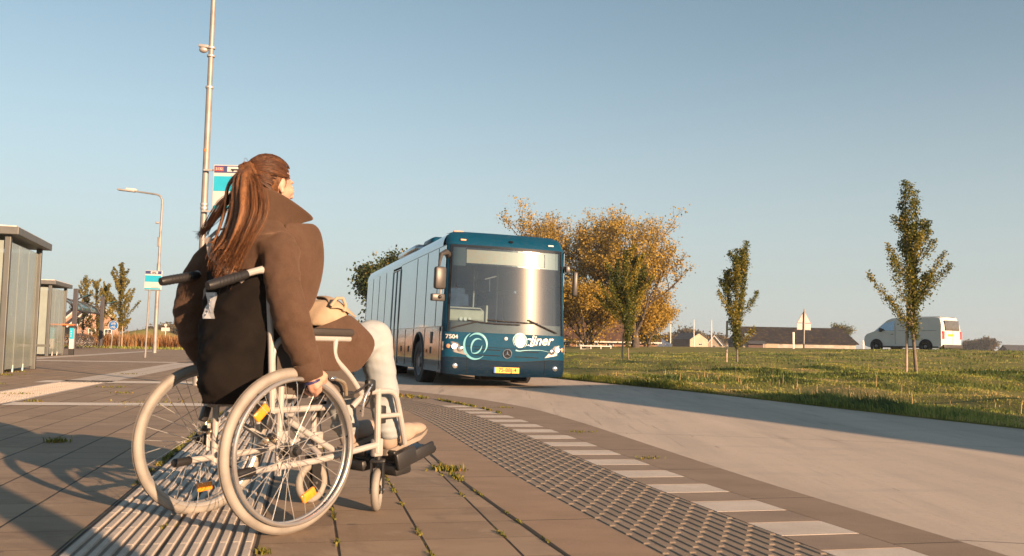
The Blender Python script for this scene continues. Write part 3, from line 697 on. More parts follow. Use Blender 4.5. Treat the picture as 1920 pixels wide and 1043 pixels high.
p=at(1143,650,86); fh=empty('farmhouse',(p.x-.5,86+3,.0),0,label='old brick farmhouse with a big brown tiled roof behind the golden trees',cat='house')
rf=gable(fh,9.6,8,1.65,6.6,M_BR,M_RFD,'x',.4,.16,1.4,M_WHT)
MB().box((1.0,.3,6.8),(.7,.7,1.0)).build('chimney',M_BR,rf,smooth=0)
for x in (-3.7,-2.4,-1.0,.4,2.6): window(fh,x,.95,.62,1.05,-4,2,3)
p=at(1503,650,180); bn=empty('barn',(p.x+.2,188,.35),R(0),label='long low farm barn with a mossy black sheet roof and pale wall',cat='barn')
gable(bn,22.6,12,2.1,5.1,mat('barn_wall',(.42,.36,.31),.9,var=.25,vs=.8),M_RFB,'x',.5,.15,1.2)
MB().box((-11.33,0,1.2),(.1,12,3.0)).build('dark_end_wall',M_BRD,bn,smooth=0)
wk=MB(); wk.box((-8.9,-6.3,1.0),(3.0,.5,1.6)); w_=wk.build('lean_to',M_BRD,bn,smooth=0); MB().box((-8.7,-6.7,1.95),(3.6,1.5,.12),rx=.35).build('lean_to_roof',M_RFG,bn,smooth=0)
MB().box((-5.6,-6.05,.9),(2.6,.1,1.8)).build('barn_door',M_STK,bn,smooth=0)
MB().box((-9.9,-3.9,3.42),(1.1,1.2,.06),rx=math.atan(3.2/6)).build('skylight',mat('skylight',(.35,.45,.5),.2,var=0),bn,smooth=0)
p=at(1302,650,235); sb=empty('small_barn',(p.x,240,.3),R(24),label='small brick barn with a pale gable behind the flagpoles',cat='barn')
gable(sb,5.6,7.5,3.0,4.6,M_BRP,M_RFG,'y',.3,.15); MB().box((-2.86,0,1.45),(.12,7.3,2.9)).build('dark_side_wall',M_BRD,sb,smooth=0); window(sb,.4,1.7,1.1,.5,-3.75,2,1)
p=at(1349,650,260); wh=empty('gabled_house',(p.x,265,.2),R(-20),label='grey roofed house with a white edged gable between barn and flagpoles',cat='house')
gable(wh,4.4,6.5,1.8,4.4,M_BRP,M_RFG,'y',.25,.15,verge=M_WHT); window(wh,0,1.3,.9,.8,-3.25)
p=at(1912,650,330); dh=empty('dark_roofed_house',(p.x+1,335,.2),0,label='dark roofed house at the far right edge of the horizon',cat='house'); gable(dh,8,7,2.0,4.2,M_BRD,M_RFG,'x',.4,.2); window(dh,0,1.3,1.2,.9,-3.5)
# red brick houses at the left
HB='orange brick houses beyond the bicycle shelter'
for i,(px,Y,w,lab) in enumerate(((158,128,5.6,'brick house with white roof edges nearest the right post of the bicycle shelter'),(141,134,5.6,'brick house with white roof edges seen through the middle of the bicycle shelter'),(118,140,5.6,'brick house half hidden behind the ticket column'))):
    p=at(px,650,Y); h=empty('brick_house',(p.x-1,Y+5,-.1),R(32),label=lab,cat='house',group=HB); gable(h,w,9,2.4,5.2,M_BR,M_RFO,'y',.3,.18,verge=M_WHT); window(h,-.9,1.4,.9,1.1,-4.5); window(h,1.2,1.4,.9,1.1,-4.5)
# green mound
mb=MB(); rows=[]
for i in range(25):
    rows.append([((j-16)*.9,(i-12)*.9,2.35*math.exp(-(((j-16)*.9)**2/34+((i-12)*.9)**2/22))+.12*mnoise.noise(Vector((i*.4,j*.4,0)))-.12) for j in range(33)])
mb.grid(rows); o=mb.build('hill',M_GR,smooth=60,kind='structure'); p=at(254,650,135); o.location=(p.x,140,-.05)
# white rail fence in front of the farmhouse
p=at(1120,650,66); f=empty('rail_fence',(p.x,67,gz(p.x,67)-.45),0,label='low white rail fence in front of the farmhouse',cat='fence')
mb=MB(); mb.box((0,0,.66),(2.3,.05,.08)); mb.box((0,0,.4),(2.3,.05,.08)); mb.build('rail',M_WHT,f,smooth=0)
for x in (-1.1,-.37,.37,1.1): MB().box((x,.06,.3),(.07,.07,.9)).build('post',M_WHT,f,smooth=0)
FP='white flagpoles beyond the bank'
for i,(px,lab) in enumerate(((1225,'leftmost of the four white flagpoles, half behind the autumn tree'),(1257,'second white flagpole from the left, between autumn tree and small barn'),(1301,'third white flagpole, in front of the small brick barn'),(1334,'rightmost white flagpole, right of the small brick barn'))):
    p=at(px,650,150); mb=MB(); mb.tube([(0,0,-.3),(0,0,3),(0,0,5.05)],[.10,.08,.055],8); mb.ell((0,0,5.1),(.08,.08,.07)); o=mb.build('flagpole',M_WHT,None,label=lab,cat='flagpole',group=FP); o.location=(p.x,150,.45)
# posts and the triangular sign seen from behind
M_ALU=mat('aluminium',(.42,.40,.38),.45,.3,var=.06); M_GAL=mat('galvanised_steel',(.26,.245,.23),.5,.25,var=.18,vs=3,bump=.1); M_RED=mat('red_sheet',(.55,.05,.04),.5,var=0)
p=at(1488,650,55); mb=MB(); mb.box((0,0,.4),(.12,.03,1.1),bev=.01); mb.box((0,0,.93),(.12,.034,.06)); o=mb.build('marker_post',M_WHT,None,label='short white roadside marker post left of the triangular sign',cat='post',group='white marker posts'); o.location=(p.x,55,gz(p.x,55)+.06)
p=at(1619,650,62); mb=MB(); mb.box((0,0,.3),(.1,.03,.8),bev=.01);mb.box((0,0,.68),(.1,.034,.05)); o=mb.build('marker_post',M_WHT,None,label='tiny white marker post just left of the van',cat='post',group='white marker posts'); o.location=(p.x,62,gz(p.x,62)-.1)
p=at(1507,650,57); ws=empty('warning_sign',(p.x,57,gz(p.x,57)),0,ry=R(1.2),label='grey backed triangular warning sign with a plate under it, seen from behind',cat='road sign')
MB().tube([(0,0,-.3),(0,0,2.52)],.045,10).build('pole',M_GAL,ws); 
tri=[(-.45,0),(.45,0),(0,.80)]; MB().prism([(x,z+1.62) for x,z in tri],.055,.07,'Y').build('rim',M_RED,ws,smooth=0)
MB().prism([(x*.92,z*.92+1.65) for x,z in tri],.04,.052,'Y').build('triangle_plate',M_ALU,ws,smooth=0)
MB().box((0,.05,1.4),(.84,.012,.36),bev=.003).build('lower_plate',M_ALU,ws,smooth=0); MB().box((0,.062,1.4),(.87,.008,.39)).build('plate_edge',M_WHT,ws,smooth=0)
# ================================================================== street furniture on the platform
M_WPL=mat('sign_white',(.52,.51,.49),.4,var=.04); M_CY=mat('sign_cyan',(.02,.36,.52),.4,var=.08,vs=2); M_NV=mat('sign_navy',(.05,.06,.16),.4,var=.05); M_BLK=mat('black_print',(.02,.02,.02),.6,var=0); M_GRT=mat('grey_print',(.35,.34,.33),.6,var=0)
def text(s,size,loc,mt,parent,name='lettering',rx=PI/2,rz=0,align='CENTER',shear=0,depth=.002,bold=0):
    cu=bpy.data.curves.new(name,'FONT'); cu.body=s; cu.size=size; cu.align_x=align; cu.align_y='CENTER'; cu.extrude=depth; cu.shear=shear; cu.offset=bold
    o=bpy.data.objects.new(name,cu); COL.objects.link(o); dg=bpy.context.evaluated_depsgraph_get(); me=bpy.data.meshes.new_from_object(o.evaluated_get(dg)); bpy.data.objects.remove(o)
    M=Matrix.Translation(loc)@Matrix.Rotation(rz,4,'Z')@Matrix.Rotation(rx,4,'X'); me.transform(M); me.materials.clear(); me.materials.append(mt); o=bpy.data.objects.new(name,me); COL.objects.link(o); o.parent=parent; return o
def stop_board(root,x,z,w,h,detail=True):
    MB().box((x,0,z),(w,.03,h),bev=.012).build('board',M_WPL,root,smooth=0); y=-.018
    MB().box((x,y,z+h*.40),(w*.93,.006,h*.155)).build('navy_header',M_NV,root,smooth=0)
    MB().box((x,y,z+h*.08),(w*.93,.006,h*.33)).build('cyan_field',M_CY,root,smooth=0)
    MB().box((x,y,z-h*.44),(w*.93,.006,h*.07)).build('cyan_footer',M_CY,root,smooth=0)
    b=MB().box((x+w*.05,y-.004,z+h*.40),(w*.42,.006,h*.115),bev=.002).build('bus_badge',M_WPL,root,smooth=0)
    mb=MB(); bx=x+w*.05; bz=z+h*.385; mb.box((bx,y-.009,bz),(w*.24,.004,h*.025)); mb.box((bx-.01,y-.009,bz+h*.015),(w*.20,.004,h*.012))
    for s in (-.07,.07): mb.lathe([(0,-.0025),(.014,-.0025),(.014,.0025),(0,.0025)],(bx+w*s,y-.0095,bz-h*.016),'Y',12)
    mb.build('bus_symbol',M_BLK,root,smooth=0)
    return y
sg=empty('street_mast',(-4.78,13.9,0),0,ry=0,label='tall grey mast with a small lamp unit, rising behind the woman',cat='mast')
MB().tube([(0,0,-.1),(0,0,4.62)],[.052,.047],14).build('lower_pole',M_GAL,sg); MB().tube([(0,0,4.6),(0,0,9.4)],[.040,.032],14).build('upper_pole',M_GAL,sg)
for z in (2.72,2.78,4.62,5.25,5.12): MB().lathe([(.035,z-.015),(.060,z-.015),(.060,z+.015),(.035,z+.015)],n=14).build('clamp',M_ALU,sg)
mb=MB(); mb.box((-.11,0,5.27),(.16,.12,.05),bev=.018,ry=.1); mb.ell((-.12,0,5.22),(.07,.055,.05)); mb.tube([(-.1,0,5.25),(0,0,5.22)],.025,8); mb.build('lamp_unit',M_ALU,sg)
MB().box((0,-.052,3.62),(.03,.006,.045)).build('orange_sticker',mat('orange_sticker',(.7,.22,.03),.5,var=0),sg,smooth=0)
sb_=empty('bus_stop_sign',(-4.30,13.78,0),0,label='large bus stop board fixed to the tall mast, behind the head of the woman',cat='sign',group='bus stop boards')
yb=stop_board(sb_,0,3.03,.64,.70); MB().box((-.12,.03,2.66),(.72,.03,.025)).build('bracket',M_ALU,sb_,smooth=0); MB().box((-.12,.03,3.3),(.72,.03,.025)).build('bracket',M_ALU,sb_,smooth=0)
MB().box((-.225,-.023,3.31),(.13,.006,.062)).build('red_badge',M_RED,sb_,smooth=0); text('3132',.055,(-.225,-.028,3.31),M_WPL,sb_,bold=.001)
text('ARRIVA',.036,(-.16,-.023,2.722),M_WPL,sb_); text('Busstation',.03,(.02,-.020,3.205),M_GRT,sb_)
for i,(xx,zz,L) in enumerate(((-.22,2.82,.05),(-.18,2.795,.13),(-.2,2.775,.09))): MB().box((xx,-.018,zz),(L,.005,.008)).build('small_print',M_GRT,sb_,smooth=0)
s2=empty('bus_stop_sign',(-13.05,32.5,0),0,ry=R(1.0),label='free standing bus stop board on its own thin post in front of the street lamp',cat='sign',group='bus stop boards')
stop_board(s2,.12,2.78,.62,.70); MB().tube([(0,.03,-.1),(0,.03,2.46)],.036,10).build('post',M_GAL,s2); MB().box((.12,.03,2.42),(.6,.03,.03)).build('bracket',M_GAL,s2,smooth=0); text('station',.05,(.15,-.024,3.075),M_GRT,s2); MB().box((.2,-.02,2.52),(.26,.005,.02)).build('small_print',M_GRT,s2,smooth=0)
lp=empty('street_lamp',(-17.05,43.6,0),0,label='tall curved street lamp with its arm reaching left',cat='street lamp')
MB().tube([(0,0,-.1),(0,0,4.3)],[.10,.085],12).build('lower_pole',M_GAL,lp)
MB().tube([(0,0,4.3),(.02,0,7.15),(.01,0,7.4),(-.08,0,7.58),(-.25,0,7.66),(-1.35,0,7.8)],[.06,.05,.05,.047,.045,.04],12).build('arm',M_GAL,lp)
mb=MB(); mb.box((-1.75,0,7.83),(.85,.26,.09),bev=.035,ry=.10); mb.build('lamp_head',M_ALU,lp); MB().box((-1.5,0,7.88),(.5,.22,.10),bev=.04,ry=.1).build('lamp_cover',M_WHT,lp)
mb=MB(); mb.box((-.17,0,6.28),(.18,.13,.09),bev=.03); mb.build('sensor',M_ALU,lp); MB().box((-.05,-.02,5.35),(.12,.1,.45),bev=.01).build('control_box',M_GAL,lp,smooth=0)
# bus shelters
M_SHF=mat('shelter_steel',(.105,.112,.108),.5,.35,var=.12,vs=2); M_SHR=mat('roof_fascia',(.11,.115,.112),.5,.2,var=.1); M_SHP=mat('roof_top',(.55,.5,.44),.8,var=.2)
def glassy(name,col,tr=.45,rough=.12,dirt=.5):
    m,nt,out=newmat(name); N=NT(nt); d=N.n('ShaderNodeBsdfPrincipled'); c=N.ramp(N.noise(N.obj((1,1,.8)),1.6,5,.7),[(.3,tuple(x*.9 for x in col)),(.7,tuple(min(1,x*1.1) for x in col))]); nt.links.new(c,d.inputs['Base Color']); d.inputs['Roughness'].default_value=rough; d.inputs['Specular IOR Level'].default_value=.8
    t=N.n('ShaderNodeBsdfTransparent'); t.inputs[0].default_value=(.88,.95,.92,1); mx=N.n('ShaderNodeMixShader'); f=N.mapr(N.noise(N.obj((2,2,.4)),3,5,.75),.3,.75,1-tr-.08,min(1,1-tr+.08)); nt.links.new(f,mx.inputs[0]); nt.links.new(t.outputs[0],mx.inputs[1]); nt.links.new(d.outputs[0],mx.inputs[2]); nt.links.new(mx.outputs[0],out.inputs[0]); return m
M_SHG=glassy('frosted_glass',(.33,.37,.34),.3)
GA=math.atan2(.218,.976)   # grid angle
def shelter(loc,L,label,ga):
    r=empty('bus_shelter',loc,ga,label=label,cat='bus shelter',group='glass bus shelters')  # local x across (right), y along (away)
    D=1.5
    D=1.5 if L<2.6 else 2.6
    for (x,y) in ((0,0),(0,L),(-D,0),(-D,L)): MB().box((x,y,1.265),(.10,.12,2.53),bev=.01).build('post',M_SHF,r,smooth=0)
    rf=MB().box((-D/2+.04,L/2,2.60),(D+.32,L+.42,.14),bev=.012).build('roof',M_SHR,r,smooth=0); MB().box((-D/2+.04,L/2,2.68),(D+.22,L+.3,.03)).build('roof_top',M_SHP,rf,smooth=0)
    n=3
    for i in range(n): MB().box((-.01,.08+(L-.16)*(i+.5)/n,1.25),(.012,(L-.16)/n-.03,2.36)).build('glass_panel',M_SHG,r,smooth=0)
    for i in range(n): MB().box((-D,.08+(L-.16)*(i+.5)/n,1.25),(.012,(L-.16)/n-.03,2.36)).build('glass_panel',M_SHG,r,smooth=0)
    for y in (0,L): MB().box((-D/2,y,1.25),(D-.14,.012,2.36)).build('glass_panel',M_SHG,r,smooth=0)
    for i in range(1,n): MB().tube([(-.01,.08+(L-.16)*i/n,0),(-.01,.08+(L-.16)*i/n,.14)],.02,8).build('glass_foot',M_ALU,r)
    b=MB().box((-D+.35,L/2,.47),(.32,L-.5,.05),bev=.01); b.build('bench_seat',M_STK,r,smooth=0); 
    for y in (.5,L-.5): MB().box((-D+.3,y,.22),(.06,.06,.45)).build('bench_leg',M_SHF,r,smooth=0)
    MB().box((.05,L+.0,.5),(.5,.08,.05)).build('side_rail',M_SHF,r,smooth=0)
    return r
shelter((-9.22,16.5,0),2.78,'nearest glass bus shelter at the left edge, with a flat grey roof',R(17.0))
shelter((-16.35,32.1,0),2.5,'second glass bus shelter, farther along behind the nearest one',R(15))
# information column between shelter and bicycle racks
p=at(134,650,34.5); ic=empty('ticket_column',(p.x,34.5,0),GA,label='slim column with a blue and white panel and an orange top beside the second shelter',cat='column')
MB().box((0,0,.12),(.17,.17,.24)).build('base',M_BLK,ic,smooth=0); MB().box((0,0,.62),(.15,.15,.76),bev=.005).build('column_body',M_WPL,ic,smooth=0); MB().box((0,-.078,.82),(.152,.006,.42)).build('blue_panel',M_CY,ic,smooth=0); MB().box((0,0,1.08),(.24,.24,.07),bev=.01).build('cap',M_BLK,ic,smooth=0)
MB().box((-.35,0,1.15),(.85,.3,.055),bev=.01).build('orange_top',mat('orange_top',(.6,.16,.05),.5,var=.1),ic,smooth=0); MB().tube([(-.7,0,0),(-.7,0,1.12)],.04,8).build('support',M_BLK,ic)
for i in range(3): MB().lathe([(0,-.002),(.02,-.002),(.02,.002),(0,.002)],(-.02,-.083,.72+.09*i),'Y',10).build('round_mark',M_WPL,ic)
# bicycle shelter
M_DKS=mat('dark_steel',(.05,.048,.055),.5,.3,var=.1); M_CAN=glassy('canopy_glass',(.04,.13,.15),.35,.1)
pa=at(137,650,51); pb=at(188,650,60); v=Vector((pb.x-pa.x,9,0)); bs=empty('bicycle_shelter',(pa.x,51,0),math.atan2(v.y,v.x)-PI/2,label='dark steel bicycle shelter with a curved glass canopy',cat='bicycle shelter')
LL=v.length
for y in (0,LL):
    MB().box((0,y,1.7),(.24,.2,3.4),bev=.02).build('post',M_DKS,bs,smooth=0)
    mb=MB(); mb.tube([(0,y,2.05),(-.25,y,2.75),(-.8,y,2.98)],.04,6); mb.tube([(0,y,2.7),(.3,y,2.95),(.75,y,3.05)],.04,6); mb.build('bracket',M_DKS,bs)
    mb=MB(); mb.box((.6,y,3.02),(.5,.5,.05),ry=-.4); mb.build('side_panel',M_CAN,bs,smooth=0)
pr=[(-.18-1.9*math.sin(a),2.25+.85*math.cos(a)) for a in [0+PI/2*(1-k/10) for k in range(11)]]; pr=[(-.15-1.0*(1-math.cos(k/10*PI/2))*1.9,2.22+.82*math.sin(k/10*PI/2)) for k in range(11)]
mb=MB(); rows=[[(x,.1+(LL-.2)*j/8,z) for j in range(9)] for x,z in pr]; mb.grid(rows); mb.build('canopy',M_CAN,bs,smooth=60,solid=.02)
mb=MB()
for j in (0,1,2,3): y=.1+(LL-.2)*j/3; mb.tube([(x,y,z+.01) for x,z in pr],.045,6)
mb.tube([(pr[0][0],.1,pr[0][1]),(pr[0][0],LL-.1,pr[0][1])],.06,6); mb.build('canopy_frame',M_DKS,bs); MB().tube([(pr[-1][0],.1,pr[-1][1]),(pr[-1][0],LL-.1,pr[-1][1])],.06,6).build('canopy_edge',M_WPL,bs)
MB().box((-1.0,LL/2,.05),(.08,LL-1,.08)).build('rack_rail',M_DKS,bs,smooth=0)
# bicycles
def bicycle():
    b=empty('bicycle',(0,0,0)); 
    for x in (-.52,.52):
        w=MB().ring((x,0,.34),.325,.018,'Y',24,6).build('wheel',M_BLK,b); mb=MB()
        for k in range(10): a=2*PI*k/10; mb.tube([(x,0,.34),(x+.31*math.cos(a),0,.34+.31*math.sin(a))],.004,3)
        mb.build('spokes',M_ALU,w)
    mb=MB()
    for a,c in (((-.52,.34),(-.1,.3)),((-.1,.3),(-.22,.82)),((-.52,.34),(-.2,.72)),((-.1,.3),(.38,.82)),((-.2,.75),(.36,.86)),((.36,.95),(.52,.34))): mb.tube([(a[0],0,a[1]),(c[0],0,c[1])],.018,6)
    mb.build('bicycle_frame',M_DKS,b); MB().box((-.24,0,.88),(.26,.15,.05),bev=.02).build('saddle',M_BLK,b)
    MB().tube([(.25,-.3,1.05),(.36,-.22,1.08),(.37,0,1.0),(.36,.22,1.08),(.25,.3,1.05)],.013,6).build('handlebar',M_ALU,b); return b
bk=bicycle(); tag(bk,'',cat='bicycle')
BL=['bicycle nearest the left post of the bicycle shelter','bicycle second from the left post of the bicycle shelter','bicycle in the middle of the rack under the canopy','bicycle second from the right post of the bicycle shelter','bicycle nearest the right post of the bicycle shelter']
for i in range(5):
    o=bk if i==0 else copy_tree(bk); o['group']='bicycles parked under the canopy'; o['label']=BL[i]; c=Vector((pa.x,51,0))+v*(.25+.14*i)+Vector((-.75,0,0)); o.location=c; o.rotation_euler.z=[.35,.1,.5,.2,.42][i]
# round bicycle sign
p=at(208,650,58); r=empty('bicycle_path_sign',(p.x,58,-.03),0,ry=R(4),label='round blue cycle and moped path sign on a leaning pole',cat='road sign')
MB().tube([(0,0,-.1),(0,0,1.72)],.035,10).build('pole',M_GAL,r); MB().lathe([(0,0),(.31,0),(.31,.02),(0,.02)],(0,-.06,1.5),'Y',32).build('sign_edge',M_WPL,r,smooth=0); MB().lathe([(0,-.004),(.28,-.004),(.28,.01),(0,.01)],(0,-.064,1.5),'Y',32).build('blue_disc',mat('sign_blue',(.015,.13,.38),.4,var=0),r,smooth=0)
mb=MB()
for z in (1.60,1.37):
    for x in (-.09,.09): mb.ring((x,-.075,z),.055,.012,'Y',16,4)
    mb.tube([(-.09,-.075,z),(-.03,-.075,z+.09),(.07,-.075,z+.08),(.0,-.075,z),(-.03,-.075,z+.09)],.012,4); mb.tube([(.09,-.075,z),(.06,-.075,z+.13)],.012,4)
mb.build('bicycle_symbol',M_WPL,r)
stake(228,60.5,1.5,'thin pale stake beside the tree behind the round blue sign',0,'tree stakes beyond the platform')
p=at(300,650,75); gt=empty('notice_board',(p.x+.4,75,0),0,label='small white notice on a post above the reeds beside the lamp foot',cat='sign'); MB().tube([(0,0,0),(0,0,1.9)],.04,6).build('post',M_WPL,gt); MB().box((0,-.05,1.45),(.7,.03,.3)).build('board',M_WPL,gt,smooth=0); MB().lathe([(0,-.01),(.13,-.01),(.13,.01),(0,.01)],(0,-.05,1.8),'Y',12).build('disc',M_WPL,gt)
# off to the right, behind the camera: an added canopy and lamp post, unseen, there to cast shadows
cn=empty('shadow_caster_canopy',(0,0,0),0,label='unseen flat canopy on posts, added behind the camera to cast a shadow strip on the road',cat='canopy'); mb=MB()
HC_=2.95; kk=HC_/math.tan(SEL); ov=Vector((math.sin(SAZ)*kk,-math.cos(SAZ)*kk))
cl=[(x+ov.x,y+ov.y) for x,y in ((6.4,2.5),(5.25,5.2),(4.28,7.62),(2.88,11.1),(.95,15.55),(-.3,18.6))]
cr=[(x+ov.x,y+ov.y) for x,y in ((7.75,4.2),(7.0,7.2),(6.3,10.2),(5.35,13.2),(3.55,18.0),(2.3,21.2))]
cb=[(a[0],a[1],2.75) for a in cl]; 
mb.grid([[(a[0],a[1],2.78),(b[0],b[1],2.78)] for a,b in zip(cl,cr)]); mb.build('roof',M_SHR,cn,smooth=0,solid=.16)
for a,b in zip(cl,cr): MB().tube([((a[0]+b[0])/2,(a[1]+b[1])/2,0),((a[0]+b[0])/2,(a[1]+b[1])/2,2.7)],.05,8).build('post',M_GAL,cn)
lm=empty('shadow_caster_post',(1.35,.03,0),0,label='unseen grey lamp post added beside the camera to cast a shadow band on the paving',cat='lamp post')
# ================================================================== the bus
def paint(name,c,rough=.28,metal=.0,coat=.6,var=.05,dust=.25,spec=.5):
    m,nt,out=newmat(name); N=NT(nt); v=N.obj(); d=N.noise(v,2.2,5,.65); e=N.noise(N.obj((1,1,5)),9,4,.6)
    dk=tuple(x*(1-var*2) for x in c); col=N.ramp(d,[(.3,dk),(.7,c)]); dz=tuple(x*.75+y*.25 for x,y in zip(c,(.20,.17,.14)))
    col=N.mix(N.math('MULTIPLY',N.mapr(e,.45,.75,0,1),dust),col,dz)
    N.pbsdf(out,col,N.mapr(e,.3,.8,rough+.2,rough+.35) if metal<.3 else rough,metal,N.bump(N.noise(v,1.1,3),.12,.02),spec*(.4 if metal>.3 else .12),Coat_Weight=coat*.4,Coat_Roughness=.04); return m
M_TEAL=paint('teal_paint',(.002,.052,.105),.3); M_NAVY=paint('navy_paint',(.004,.020,.042),.33); M_SIL=paint('silver_blue_paint',(.36,.42,.46),.14,.7,.8,dust=.10)
M_RUB=mat('rubber',(.018,.018,.019),.75,var=.3,vs=8); M_MASK=mat('black_mask',(.012,.013,.015),.12,var=0,spec=.6); M_UND=mat('underbody',(.015,.015,.016),.8)
M_CHR=mat('chrome',(.72,.70,.68),.15,.95,var=.03); M_DPL=mat('dark_plastic',(.03,.03,.032),.45,var=.2); M_BRZ=mat('mirror_shell',(.06,.055,.052),.4,.1,var=.08)
M_CYD=mat('decal_cyan',(.10,.34,.42),.4,var=.03); M_WD2=mat('decal_white',(.50,.50,.48),.4,var=.02); M_YEL=mat('plate_yellow',(.72,.36,.02),.4,var=.04); M_SEAT=mat('seat_blue',(.03,.055,.11),.9,var=.3,vs=5); M_CAB=mat('cab_cream',(.42,.40,.33),.6,var=.08)
def glassmat(name,tint,tr,rough=.03,refl=.06,haze=.0):
    m,nt,out=newmat(name); N=NT(nt); t=N.n('ShaderNodeBsdfTransparent'); t.inputs[0].default_value=(*tint,1); g=N.n('ShaderNodeBsdfGlossy'); g.inputs['Roughness'].default_value=rough; g.inputs[0].default_value=(.95,.97,1,1)
    lw=N.n('ShaderNodeFresnel'); lw.inputs[0].default_value=1.5; f=N.math('ADD',N.math('MULTIPLY',lw.outputs[0],1-refl),refl); mx=N.n('ShaderNodeMixShader'); nt.links.new(f,mx.inputs[0]); nt.links.new(g.outputs[0],mx.inputs[2])
    if haze:
        d=N.n('ShaderNodeBsdfDiffuse'); d.inputs[0].default_value=(.5,.47,.42,1); m2=N.n('ShaderNodeMixShader'); hz=N.mapr(N.noise(N.obj(),3,5,.7),.3,.8,haze*.4,haze*1.5); nt.links.new(hz,m2.inputs[0]); nt.links.new(t.outputs[0],m2.inputs[1]); nt.links.new(d.outputs[0],m2.inputs[2]); nt.links.new(m2.outputs[0],mx.inputs[1])
        g2=N.n('ShaderNodeBsdfGlossy'); g2.inputs['Roughness'].default_value=.16; g2.inputs[0].default_value=(1,.93,.82,1); m3=N.n('ShaderNodeMixShader'); m3.inputs[0].default_value=.02; nt.links.new(g.outputs[0],m3.inputs[1]); nt.links.new(g2.outputs[0],m3.inputs[2]); nt.links.new(m3.outputs[0],mx.inputs[2])
    else: nt.links.new(t.outputs[0],mx.inputs[1])
    nt.links.new(mx.outputs[0],out.inputs[0]); return m
M_WS=glassmat('windshield_glass',(.58,.70,.73),1,.012,.05,.015); M_SG=glassmat('side_glass',(.30,.36,.38),1,.03,.10)
BW=1.275; BH=3.13; BL_=12.1
def Wz(z):
    if z<.9: return BW-.02*max(0,(.45-z)/.2)
    if z<2.85: return BW-.03*(z-.9)/1.95
    t=min(1,(z-2.85)/(BH-2.85)); return BW-.03-.22*(1-math.sqrt(max(0,1-t*t)))
def FY(x,z):
    W_=Wz(min(z,2.95)); rc=.17; x=max(-W_+.003,min(W_-.003,x)); y=.10*(x/W_)**2; t=abs(x)-(W_-rc)
    if t>0: y+=rc-math.sqrt(max(0,rc*rc-t*t))
    if z>1.1: y+=.105*(z-1.1)-.012*(z-1.1)**2
    if z>2.80: y+=.30*((z-2.80)/.33)**2
    if z<.42: y+=.10*((.42-z)/.2)**1.5
    if z<1.05: y-=.03*sm((1.05-z)/.2)
    return y
def FP(x,z,d=0):
    e=.004; nx=(FY(x+e,z)-FY(x-e,z))/(2*e); nz=(FY(x,z+e)-FY(x,z-e))/(2*e); nx=max(-6,min(6,nx)); n=Vector((nx,-1,nz)).normalized(); return Vector((x,FY(x,z),z))+n*d
bus=empty('coach_bus',(-.088,18.0,ROADZ-.012),R(16.5),ry=R(1.1),label='teal and silver coach driving up with the low sun flashing on its windscreen',cat='bus')
def xs(W_,n=20,m=.0):
    W_=W_-m; return [math.sin(-PI/2+PI*i/n)*W_ for i in range(n+1)]
def fpatch(x0,x1,z0,z1,d,nx=16,nz=6,fx=None):
    rows=[]
    for i in range(nz+1):
        z=z0+(z1-z0)*i/nz; a=x0 if not fx else fx(z)[0]; b=x1 if not fx else fx(z)[1]
        rows.append([FP(a+(b-a)*(.5-.5*math.cos(PI*j/nx)),z,d) for j in range(nx+1)])
    return rows
def fpoly(mb,pts,d,th=.006):
    """a flat outline given on the front, wrapped on to its curve with a little thickness"""
    A=[FP(x,z,d) for x,z in pts]; B=[FP(x,z,d-th) for x,z in pts]; n=len(pts)
    mb.add(A+B,[tuple(range(n)),tuple(range(2*n-1,n-1,-1))]+[(i,(i+1)%n,(i+1)%n+n,i+n) for i in range(n)])
def fstrip(mb,path,w,d):
    """a bent band along (x,z) points of width w(t) on the front"""
    n=len(path); L=[];Rr=[]
    for i,(x,z) in enumerate(path):
        a=path[max(0,i-1)]; b=path[min(n-1,i+1)]; t=Vector((b[0]-a[0],b[1]-a[1])).normalized(); ww=(w(i/(n-1)) if callable(w) else w)/2
        L.append(FP(x-t.y*ww,z+t.x*ww,d)); Rr.append(FP(x+t.y*ww,z-t.x*ww,d))
    mb.grid([L,Rr])
# shell sides, roof, rear
AR=[(2.66,.60),(8.15,.60)]
def sidewall(sg):
    # lower side with wheel cut-outs, polygons fanned column by column
    mb=MB(); N_=140; rows=[]
    y0,y1=.26,BL_
    for i in range(N_+1):
        y=y0+(y1-y0)*i/N_; zb=.30
        for (c,r) in AR:
            if abs(y-c)<r: zb=max(zb,.5+math.sqrt(r*r-(y-c)**2)-.02)
        rows.append([(sg*Wz(z),y,z) for z in [zb+(1.2-zb)*k/4 for k in range(5)]])
    mb.grid(rows); return mb.build('side_skirt',M_SIL,bus,smooth=0,solid=.03)
for sg in (-1,1): sidewall(sg)
for sg in (-1,1):
    for c,r in AR:
        mb=MB(); mb.tube([(sg*(BW+.004),c+(r-.01)*math.cos(a),.5+(r-.01)*math.sin(a)) for a in [PI*k/16-.15 for k in range(18)]],.028,6,caps=True); mb.build('wheel_arch',M_DPL,bus)
